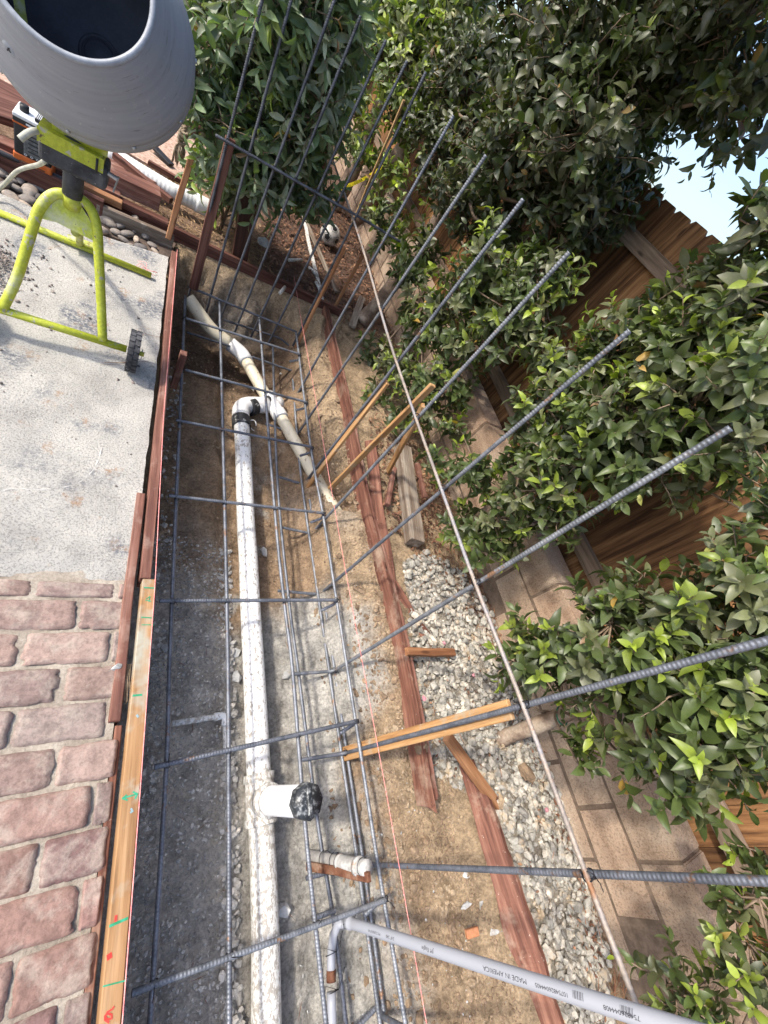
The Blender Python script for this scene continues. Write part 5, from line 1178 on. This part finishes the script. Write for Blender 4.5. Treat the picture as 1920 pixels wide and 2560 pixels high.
for q_ in range(5): bpart('grille_slot', (xm+.02, yb0-.005, .135+q_*.02), (W_*.5, .003, .004), M['blackp'], .0005)
for q_ in range(4):
    sq = put('indicator_mark', bbox_mesh('mark', (.011, .011, .002), .0005, 1), M['whitep'], bxp, Matrix.Translation((xm-.03+q_*.026, yb0-.003, .112)) @ Matrix.Rotation(math.pi/2, 4, 'X') @ Matrix.Rotation(.78, 4, 'Z'))
    put('indicator_centre', bbox_mesh('mark', (.005, .005, .002), .0003, 1), M['blackp'], sq, Matrix.Translation((xm-.03+q_*.026, yb0-.0048, .112)) @ Matrix.Rotation(math.pi/2, 4, 'X') @ Matrix.Rotation(.78, 4, 'Z'))
bpart('label_strip', (xm+.01, yb0-.004, .262), (.075, .002, .008), M['whitep'], .0003)
bpart('base_stripe', (xm, yb0-.006, .072), (.11, .002, .007), M['rusty'], .0003)
tag(tube('power_cable', smooth_path([aty(112, 402, YB+.05), aty(96, 412, 2.3), aty(62, 420, 2.5), aty(38, 432, 2.6), atz(10, 462, .10), atz(-12, 478, .04), atz(-60, 500, .015)], 40), .0085, M['cable'], k=10), 'pale grey power cable leading left from the mixer bracket', 'cable')

# ------------------------------------------------------------------ far corner: ball, tape, plastic channels, trunks
bc = atz(825, 587, .055); R_b = .105
bt2 = thing('soccer_ball', 'grubby white and black football lying in the leaves under the hedge', 'ball', (bc.x, bc.y, bc.z-.1))
bm = bmesh.new(); bmesh.ops.create_icosphere(bm, subdivisions=4, radius=R_b); me = bpy.data.meshes.new('ball'); bm.to_mesh(me); bm.free()
for p_ in me.polygons: p_.use_smooth = True
Mb_ = Matrix.Translation(bc) @ Matrix.Rotation(.5, 4, 'X') @ Matrix.Rotation(.4, 4, 'Z')
put('shell', me, M['ball'], bt2, Mb_)
bm = bmesh.new(); bmesh.ops.create_icosphere(bm, subdivisions=1, radius=1); dirs = [v.co.normalized() for v in bm.verts]; bm.free()
m = MB(); ml = MB()
for d_ in dirs[:12]:
    q_ = Vector(d_).to_track_quat('Z', 'Y')
    for (ra, rb, tgt, hh) in ((0, .30, m, 1.012), (.40, .45, ml, 1.008)):
        V = []; ks = 5
        for rr in (ra, rb):
            for a in range(20):
                an = a/20*2*np.pi; sec = ((an+np.pi/5) % (2*np.pi/5))-np.pi/5; rad = rr*math.cos(np.pi/5)/math.cos(sec); v_ = Vector((rad*math.cos(an), rad*math.sin(an), 1)).normalized()*R_b*hh; V.append(list(Mb_ @ (q_ @ v_)))
        F = np.array([[a, (a+1) % 20, 20+(a+1) % 20, 20+a] for a in range(20)]); tgt.add(np.array(V), F)
put('black_patch', m.build('patches', False), M['blackp'], bt2); put('seam_line', ml.build('seams', False), M['blackp'], bt2)
tp_ = smooth_path([aty(790, 492, 4.9), aty(850, 472, 4.85), aty(905, 450, 4.8), aty(955, 418, 4.75)], 24)
tt = thing('caution_tape', 'yellow and black caution tape strung between the trunk and the bar', 'tape', tp_[0]); V = []
for p_ in tp_: V += [p_+[0, 0, -.022], p_+[0, .004, .022]]
V = np.array(V); q_ = np.arange(len(tp_)-1)*2; put('band', mesh_np('tape', V, np.stack([q_, q_+2, q_+3, q_+1], 1)), M['tape'], tt)
dl = np.r_[0, np.cumsum(np.linalg.norm(np.diff(tp_, axis=0), axis=1))]
def on_tape(me, u0, flip=1):
    for v in me.vertices:
        u = u0+v.co.x; v.co = Vector([np.interp(u, dl, tp_[:, i]) for i in range(3)])+Vector((0, -.006, v.co.y))
    return me
put('lettering', on_tape(text_mesh('CAUTION', .045), dl[-1]*.42), M['ink_k'], tt); put('lettering', on_tape(text_mesh('CAU', .045), dl[-1]*.05), M['ink_k'], tt)
lineboard('plastic_channel', atz(765, 555, .0), atz(842, 730, -.02), .045, .02, M['greywood'], 'long grey plastic channel on the ground left of the football', cat='channel', cuts=8, warp=.004)
lineboard('plastic_channel', atz(750, 500, .0), atz(806, 755, -.02), .03, .02, M['pvc_dirty'], 'narrow dirty white channel beside the long grey one', cat='channel', cuts=8, warp=.008)
for a, b, lab in (((722, 650), (755, 650), 'thin white pipe offcut with an open end among the dead leaves'), ((772, 668), (795, 690), 'short white plastic offcut nearest the long channel'), ((790, 705), (805, 735), 'white plastic scrap at the end of the channels'), ((700, 733), (712, 718), 'tiny pale pipe stub poking from the far bank')):
    tag(tube('pipe_offcut', [atz(*a, -.0), atz(*b, .0)], .013, M['pvc_dirty']), lab, 'pipe')
V, F = rock_vf(atz(658, 605, .02), .07, (1.1, .7, .5), 2, .4); tag(put('concrete_chunk', mesh_np('chunk', V, F, False), M['chip']), 'ribbed grey concrete chunk at the foot of the thick brown post', 'rubble')
V, F = rock_vf(aty(620, 750, 3.36), .16, (1.9, .55, .8), 3, .45); tag(put('concrete_lump', mesh_np('lump', V, F, False), gmat('dirty_concrete_lump', [(.3, (.13, .12, .105)), (.5, (.25, .235, .21)), (.7, (.22, .16, .11))], 9, bump=1.0, bscale=24, bdist=.03)), 'big rough grey concrete lump in the far bank below the cross board', 'rubble')
lineboard('split_plank', atz(1040, 760, .0) if False else atz(905, 745, .0), atz(880, 815, .0), .06, .03, M['greywood'], 'grey split wood scrap at the foot of the pale trunk', cat='plank')

# ------------------------------------------------------------------ hedge trees and shrubs
LT = np.array([[0, 0, 0], [0, .34, .025], [0, .70, .015], [0, 1.0, -.05], [.17, .18, .05], [.25, .48, .07], [.16, .80, .03], [-.17, .18, .05], [-.25, .48, .07], [-.16, .80, .03]])
LF = np.array([[0, 4, 1], [1, 4, 5], [1, 5, 2], [2, 5, 6], [2, 6, 3], [0, 1, 7], [1, 8, 7], [1, 2, 8], [2, 9, 8], [2, 3, 9]])
def leaves_mesh(name, pos, dr, nr, ln, wd, col, curl):
    n_ = len(pos); d = dr/np.linalg.norm(dr, axis=1)[:, None]; s = np.cross(d, nr); s /= np.linalg.norm(s, axis=1)[:, None]+1e-9; u = np.cross(s, d)
    T = np.repeat(LT[None], n_, 0).copy(); T[:, :, 2] = T[:, :, 2]*(1+curl[:, None]) - (T[:, :, 1]**2)*curl[:, None]*.18
    V = pos[:, None]+(T[:, :, 0]*(wd*ln)[:, None])[:, :, None]*s[:, None]+(T[:, :, 1]*ln[:, None])[:, :, None]*d[:, None]+(T[:, :, 2]*ln[:, None])[:, :, None]*u[:, None]
    F = (np.arange(n_)[:, None, None]*10+LF[None]).reshape(-1, 3)
    return mesh_np(name, V.reshape(-1, 3), F, True, np.repeat(col, 10, 0))
MID = np.array([.068, .096, .027]); GREY = np.array([.120, .132, .060]); YOUNG = np.array([.36, .46, .045])
def crown(parent, blobs, rng, pal=(MID, GREY), leaf=.072, wd=1.85, nl=(8, 12), young=.35, trunk_pt=None, mat='leaf', density=1.0, spl=.16, up=.45, tint=1.0, branch_r=.006):
    pos = []; dr = []; nr = []; ln = []; col = []; cu = []; wds = []; tw = MB()
    for c_, rad in blobs:
        c_ = np.array(list(c_)); ns = int((rad/.16)**2.3*22*density)+4
        if trunk_pt is not None:
            tpn = trunk_pt(c_); mid = (tpn+c_)/2+rng.normal(size=3)*.05+np.array([0, 0, -.03]); V, F = tube_vf(smooth_path([tpn, mid, c_], 8), np.linspace(branch_r*1.3, branch_r*.6, 9), 5); tw.add(V, F)
        for _ in range(ns):
            u = rng.normal(size=3); u /= np.linalg.norm(u); st = c_+u*rad*rng.uniform(.15, .8)
            d = u*.9+np.array([-.15, -.05, up])+rng.normal(size=3)*.35; d /= np.linalg.norm(d); L = spl*rng.uniform(.6, 1.25)
            en = st+d*L; bendv = rng.normal(size=3)*.02; pm = (st+en)/2+bendv
            if rng.random() < .8: V, F = tube_vf([c_+(st-c_)*.2, st, pm, en], [.0042, .0034, .0024, .0012], 4, False); tw.add(V, F)
            k = rng.integers(nl[0], nl[1]+1); isy = rng.random() < young; tone = rng.random()
            basec = pal[0]*(.6+.7*tone) if rng.random() < .7 else pal[1]*(.7+.5*tone)
            a0 = rng.uniform(0, 6.28); x_ = np.cross(d, [0, 0, 1.]); x_ /= np.linalg.norm(x_)+1e-9; y_ = np.cross(d, x_)
            for q in range(k):
                f = (q+.6)/k; p = st*(1-f)**2+2*f*(1-f)*pm+f*f*en if True else None
                an = a0+q*2.4; rdl = np.cos(an)*x_+np.sin(an)*y_; op = np.interp(f, [0, .8, 1], [1.15, .85, .35])*rng.uniform(.8, 1.2)
                ld = d*np.cos(op)+rdl*np.sin(op)+np.array([0, 0, -.22*rng.random()]); nn = d*np.sin(op)-rdl*np.cos(op); nn = nn+rng.normal(size=3)*.25
                if nn[2] < -.2: nn = nn*[1, 1, -.3]
                l = leaf*rng.uniform(.6, 1.25)*np.interp(f, [0, .5, 1], [1, 1, .62])
                cl = basec*rng.uniform(.75, 1.25)
                if isy and f > .62: cl = YOUNG*rng.uniform(.35, 1.05)*(f-.2)+cl*.4
                elif rng.random() < .015: cl = [np.array([.38, .24, .05]), np.array([.22, .13, .06]), np.array([.30, .30, .08])][rng.integers(3)]
                pos.append(p); dr.append(ld); nr.append(nn); ln.append(l); col.append(cl*tint); cu.append(rng.uniform(-.3, 2.2)); wds.append(wd*rng.uniform(.85, 1.15))
    me = leaves_mesh('crown', np.array(pos), np.array(dr), np.array(nr), np.array(ln), np.array(wds)*.5, np.array(col), np.array(cu))
    put('crown', me, M[mat], parent)
    if tw.n: put('branches', tw.build('branches'), M['twig'], parent)
    return len(pos)
def d2x(L): return [(at1(a, b, 'x', c), r) for a, b, c, r in L]
def trunk(parent, pts, radii, mat='bark'):
    P = smooth_path(pts, 40); R_ = np.interp(np.linspace(0, 1, len(P)), np.linspace(0, 1, len(radii)), radii)*(1+.05*np.sin(np.arange(len(P))*1.1)); V, F = tube_vf(P, R_, 16); return put('trunk', mesh_np('trunk', V, F), M[mat], parent)
def band(parent, p, r, mat='greentie'):
    t = np.linspace(0, 2*np.pi, 21); q = np.array(list(p)); V, F = tube_vf(q+np.stack([r*np.cos(t), r*np.sin(t), .15*r*np.sin(t)], 1), .0035, 5); return put('tree_tie', mesh_np('tie', V, F), M[mat], parent)
GH = 'hedge trees in front of the fence'
tot = 0
# tree over the gravel (nearest full one)
b3 = atz(1262, 1843, -.02); t3 = thing('hedge_tree', 'leafy hedge tree behind the split orange stake, its tan trunk leaning over the gravel', 'tree', b3, GH)
tr3 = [b3, atx(1400, 1790, 1.92), atx(1600, 1700, 1.95), atx(1920, 1590, 2.0), atx(1920, 1590, 2.0)+Vector((0, .05, .6))]; trunk(t3, [b3+Vector((-.03, -.03, -.16))]+tr3, [.045, .038, .035, .03, .018]); band(t3, atx(1405, 1790, 1.92), .040); band(t3, atx(1895, 1592, 1.99), .034)
T3 = [(a, b, c, r*1.15) for a, b, c, r in [(1170, 1440, 1.62, .10), (1240, 1400, 1.66, .14), (1320, 1350, 1.7, .14), (1400, 1300, 1.72, .11), (1460, 1350, 1.75, .15), (1545, 1420, 1.8, .15), (1390, 1430, 1.68, .16), (1490, 1490, 1.7, .16), (1580, 1540, 1.7, .14), (1250, 1650, 1.72, .04), (1340, 1630, 1.72, .06), (1430, 1620, 1.74, .09), (1500, 1600, 1.7, .13), (1620, 1260, 1.85, .14), (1640, 1480, 1.72, .13), (1450, 1710, 1.75, .06), (1560, 1320, 1.85, .12), (1640, 1620, 1.75, .10), (1110, 1430, 1.66, .07), (1150, 1390, 1.72, .09), (1300, 1480, 1.75, .11)]]
tot += crown(t3, d2x(T3), np.random.default_rng(101), leaf=.074, young=.36, density=1.0, spl=.12, trunk_pt=lambda c_: np.array([1.95, b3.y+.06, min(max(c_[2]-.12, .25), 1.7)]))
# tree beyond it
b2_ = Vector((1.965, 1.235, -.02)); t2 = thing('hedge_tree', 'bushy hedge tree beside the grey timber, its crown in front of the fence middle', 'tree', b2_, GH)
trunk(t2, [b2_+Vector((-.01, .02, -.2)), b2_, Vector((1.98, 1.18, .3)), Vector((2.0, 1.14, .6)), Vector((2.0, 1.12, 1.2)), Vector((1.98, 1.1, 1.7))], [.04, .036, .034, .03, .015]); band(t2, Vector((1.985, 1.19, .22)), .039)
T2 = [(1010, 1040, 1.75, .12), (1080, 1120, 1.75, .15), (1170, 1060, 1.8, .16), (1250, 1000, 1.8, .17), (1150, 920, 1.85, .15), (1230, 850, 1.85, .17), (1190, 790, 1.85, .13), (1350, 900, 1.8, .19), (1430, 800, 1.8, .17), (1380, 690, 1.85, .14), (1500, 880, 1.8, .18), (1590, 960, 1.8, .15), (1540, 760, 1.8, .18), (1610, 640, 1.78, .17), (1640, 500, 1.7, .10), (1430, 1000, 1.85, .15), (1640, 820, 1.72, .17), (1060, 1200, 1.78, .10), (1330, 1030, 1.85, .13), (1320, 760, 1.85, .15), (1500, 640, 1.85, .13), (1290, 930, 1.75, .15), (1640, 1120, 1.85, .07), (1480, 1020, 1.85, .10), (1290, 790, 1.9, .13), (1440, 900, 1.9, .16), (1560, 860, 1.95, .18), (1210, 960, 1.95, .14), (1120, 1010, 1.95, .12), (1640, 720, 1.95, .18), (960, 1000, 1.78, .10), (1020, 1140, 1.78, .12), (1210, 1110, 1.85, .11), (1000, 940, 1.85, .07)]
tot += crown(t2, d2x(T2), np.random.default_rng(102), leaf=.076, young=.32, density=1.15, spl=.13, trunk_pt=lambda c_: np.array([1.99, 1.15, min(max(c_[2]-.12, .25), 1.7)]))
# larger tree with the pale leaning trunk
b1_ = atz(905, 812, -.03); t1 = thing('hedge_tree', 'big dark hedge tree with a pale curving trunk near the far form board', 'tree', b1_, GH)
trunk(t1, [b1_+Vector((0, .05, -.02)), atx(925, 780, 1.80), atx(1000, 691, 1.85), atx(1060, 600, 1.9), Vector((1.95, 3.7, 1.2)), Vector((1.8, 3.6, 2.2))], [.075, .062, .055, .05, .045, .03])
T1a = [(850, 790, 1.75, .14), (915, 840, 1.75, .15), (930, 700, 1.8, .19), (1000, 640, 1.8, .2), (900, 560, 1.8, .2), (840, 490, 1.85, .2), (1060, 570, 1.8, .22), (1100, 670, 1.85, .16), (1160, 600, 1.9, .17), (980, 760, 1.85, .14), (925, 890, 1.8, .07), (880, 640, 1.8, .13), (1010, 820, 1.9, .08), (1050, 740, 1.95, .12), (1100, 760, 1.95, .10), (820, 860, 1.72, .11), (870, 900, 1.75, .09), (800, 770, 1.75, .10), (1130, 700, 1.95, .12), (960, 850, 1.85, .12), (1180, 650, 1.95, .14)]
T1b = [(a, b, c+(.45 if a > 1300 else .15), r) for a, b, c, r in [(1000, 450, 1.8, .3), (1100, 480, 1.85, .26), (950, 330, 1.8, .33), (1080, 350, 1.65, .32), (1200, 460, 1.85, .24), (1280, 420, 1.85, .22), (1320, 500, 1.95, .14), (1180, 290, 1.6, .32), (1290, 280, 1.6, .30), (1000, 190, 1.8, .4), (1120, 130, 1.6, .4), (1250, 120, 1.5, .36), (1370, 210, 1.6, .28), (1400, 60, 1.5, .33), (1510, 110, 1.5, .30), (1470, 220, 1.65, .18), (1600, 60, 1.4, .28), (1620, 190, 1.5, .18), (1560, 250, 1.7, .13), (1640, 280, 1.6, .11), (1330, 340, 1.75, .2), (1230, 530, 1.95, .13), (1380, 330, 1.85, .12), (1450, 160, 1.9, .3), (1350, 130, 1.9, .35)]]
tf = lambda c_: np.array([1.85, min(max(c_[1], 1.6), 4.2)*.5+1.75, min(max(c_[2]-.1, .5), 2.4)])
tot += crown(t1, d2x(T1a), np.random.default_rng(103), leaf=.080, young=.36, density=.85, spl=.16, trunk_pt=tf)
T1_shade = [(Vector((1.3+RNG.normal()*.2, y_, 2.6+RNG.random()*.4)), .36) for y_ in np.arange(1.7, 4.6, .5)]+[(Vector((1.8+RNG.normal()*.2, y_, 2.75+RNG.random()*.3)), .36) for y_ in np.arange(1.5, 5.2, .4)]  # unseen leaf clumps above the frame, added to shade upper hedge and fence
tot += crown(t1, d2x(T1b)+T1_shade, np.random.default_rng(104), leaf=.078, young=.08, density=.7, tint=.6, spl=.2, trunk_pt=tf, nl=(8, 11), branch_r=.01)  # tint darkens these leaves' own colour to stand in for deep shade
# far trees
b0_ = Vector((2.0, 5.3, -.03)); t0 = thing('hedge_tree', 'hedge tree with a dark slanting trunk beside the football', 'tree', b0_, GH)
trunk(t0, [atz(895, 560, -.03), aty(960, 450, 5.2), aty(1060, 290, 5.2), aty(1120, 170, 5.2), Vector((1.9, 5.2, 2.4))], [.10, .085, .08, .075, .05])
T0 = [(at1(a, b, 'y', c), r) for a, b, c, r in ((900, 60, 5.6, .4), (840, 120, 5.8, .35), (820, 30, 6.0, .35), (880, 170, 5.2, .3), (960, 60, 5.4, .4), (780, 320, 5.0, .16), (800, 370, 4.9, .14), (850, 400, 4.7, .15), (760, 250, 5.6, .2), (860, 260, 5.2, .22), (900, 240, 5.0, .22), (1000, 10, 5.0, .35), (730, 90, 6.2, .3))]
tot += crown(t0, T0, np.random.default_rng(105), leaf=.09, young=.6, density=.55, spl=.2, trunk_pt=None, tint=1.5)
tm = thing('hedge_tree', 'slim far hedge tree with a green tie behind the caution tape', 'tree', atz(868, 475, -.03), GH)
trunk(tm, [aty(835, 520, 5.9), aty(905, 380, 5.9), aty(960, 230, 5.9)], [.085, .075, .06]); band(tm, aty(893, 392, 5.88), .08)
# bottom-right tree
b4_ = Vector((1.95, -1.35, -.02)); t4 = thing('hedge_tree', 'hedge tree at the lower right corner with bright yellow-green tips over the wall', 'tree', b4_, GH)
T4 = [q for k_, q in enumerate([(1440, 2130, 1.72, .08), (1500, 2150, 1.75, .10), (1560, 2080, 1.75, .09), (1620, 2040, 1.78, .10), (1640, 1940, 1.8, .09), (1570, 2190, 1.75, .10), (1640, 2130, 1.75, .11), (1640, 1840, 1.95, .07), (1500, 2200, 1.7, .08), (1590, 1950, 1.85, .06)]) if k_ not in (2, 5)]
tot += crown(t4, d2x(T4), np.random.default_rng(106), leaf=.055, young=.55, density=.75, spl=.10, trunk_pt=lambda c_: np.array([1.95, -1.3, .6]))
trunk(t4, [b4_, b4_+Vector((0, 0, .6)), b4_+Vector((.02, .02, 1.3))], [.04, .035, .02])
# shrub wrapping the brown post
sh = thing('evergreen_shrub', 'tall shrub with slender pale-edged leaves growing round the thick brown post', 'shrub', (.45, 3.8, -.03))
poly = [(405, -60), (425, 200), (462, 285), (445, 340), (470, 440), (520, 400), (560, 410), (600, 480), (672, 500), (700, 440), (690, 330), (725, 250), (760, 100), (790, -60)]
SB = []; rng = np.random.default_rng(9)
while len(SB) < 75:
    x_ = rng.uniform(400, 790); y_ = rng.uniform(-60, 510)
    if inpoly(np.array([x_]), np.array([y_]), poly)[0]:
        if 660 < x_ < 760 and y_ < 330 and rng.random() < .45: continue
        SB.append((at1(x_, y_, 'y', rng.uniform(3.25, 4.1)), rng.uniform(.09, .15)))
tot += crown(sh, SB, np.random.default_rng(107), leaf=.115, wd=1.25, young=.10, density=.95, spl=.18, mat='leaf2', up=.1, pal=(np.array([.13, .19, .085]), np.array([.27, .31, .21])), nl=(6, 9), trunk_pt=lambda c_: np.array([.5+.1*(c_[0]-.5), 3.85, min(max(c_[2]-.3, .0), 2)]))
for q_ in range(6):
    x_ = .38+.06*q_; P = smooth_path([Vector((x_, 3.8+.03*q_, -.05)), Vector((x_+.02, 3.82, .5)), Vector((x_-.1+.06*q_, 3.8, 1.2)), Vector((x_-.2+.1*q_, 3.8, 2.0))], 14); tube('stem', P, .012, M['darkbrown'] if False else M['twig'], sh, 7)
print('LEAVES', tot)
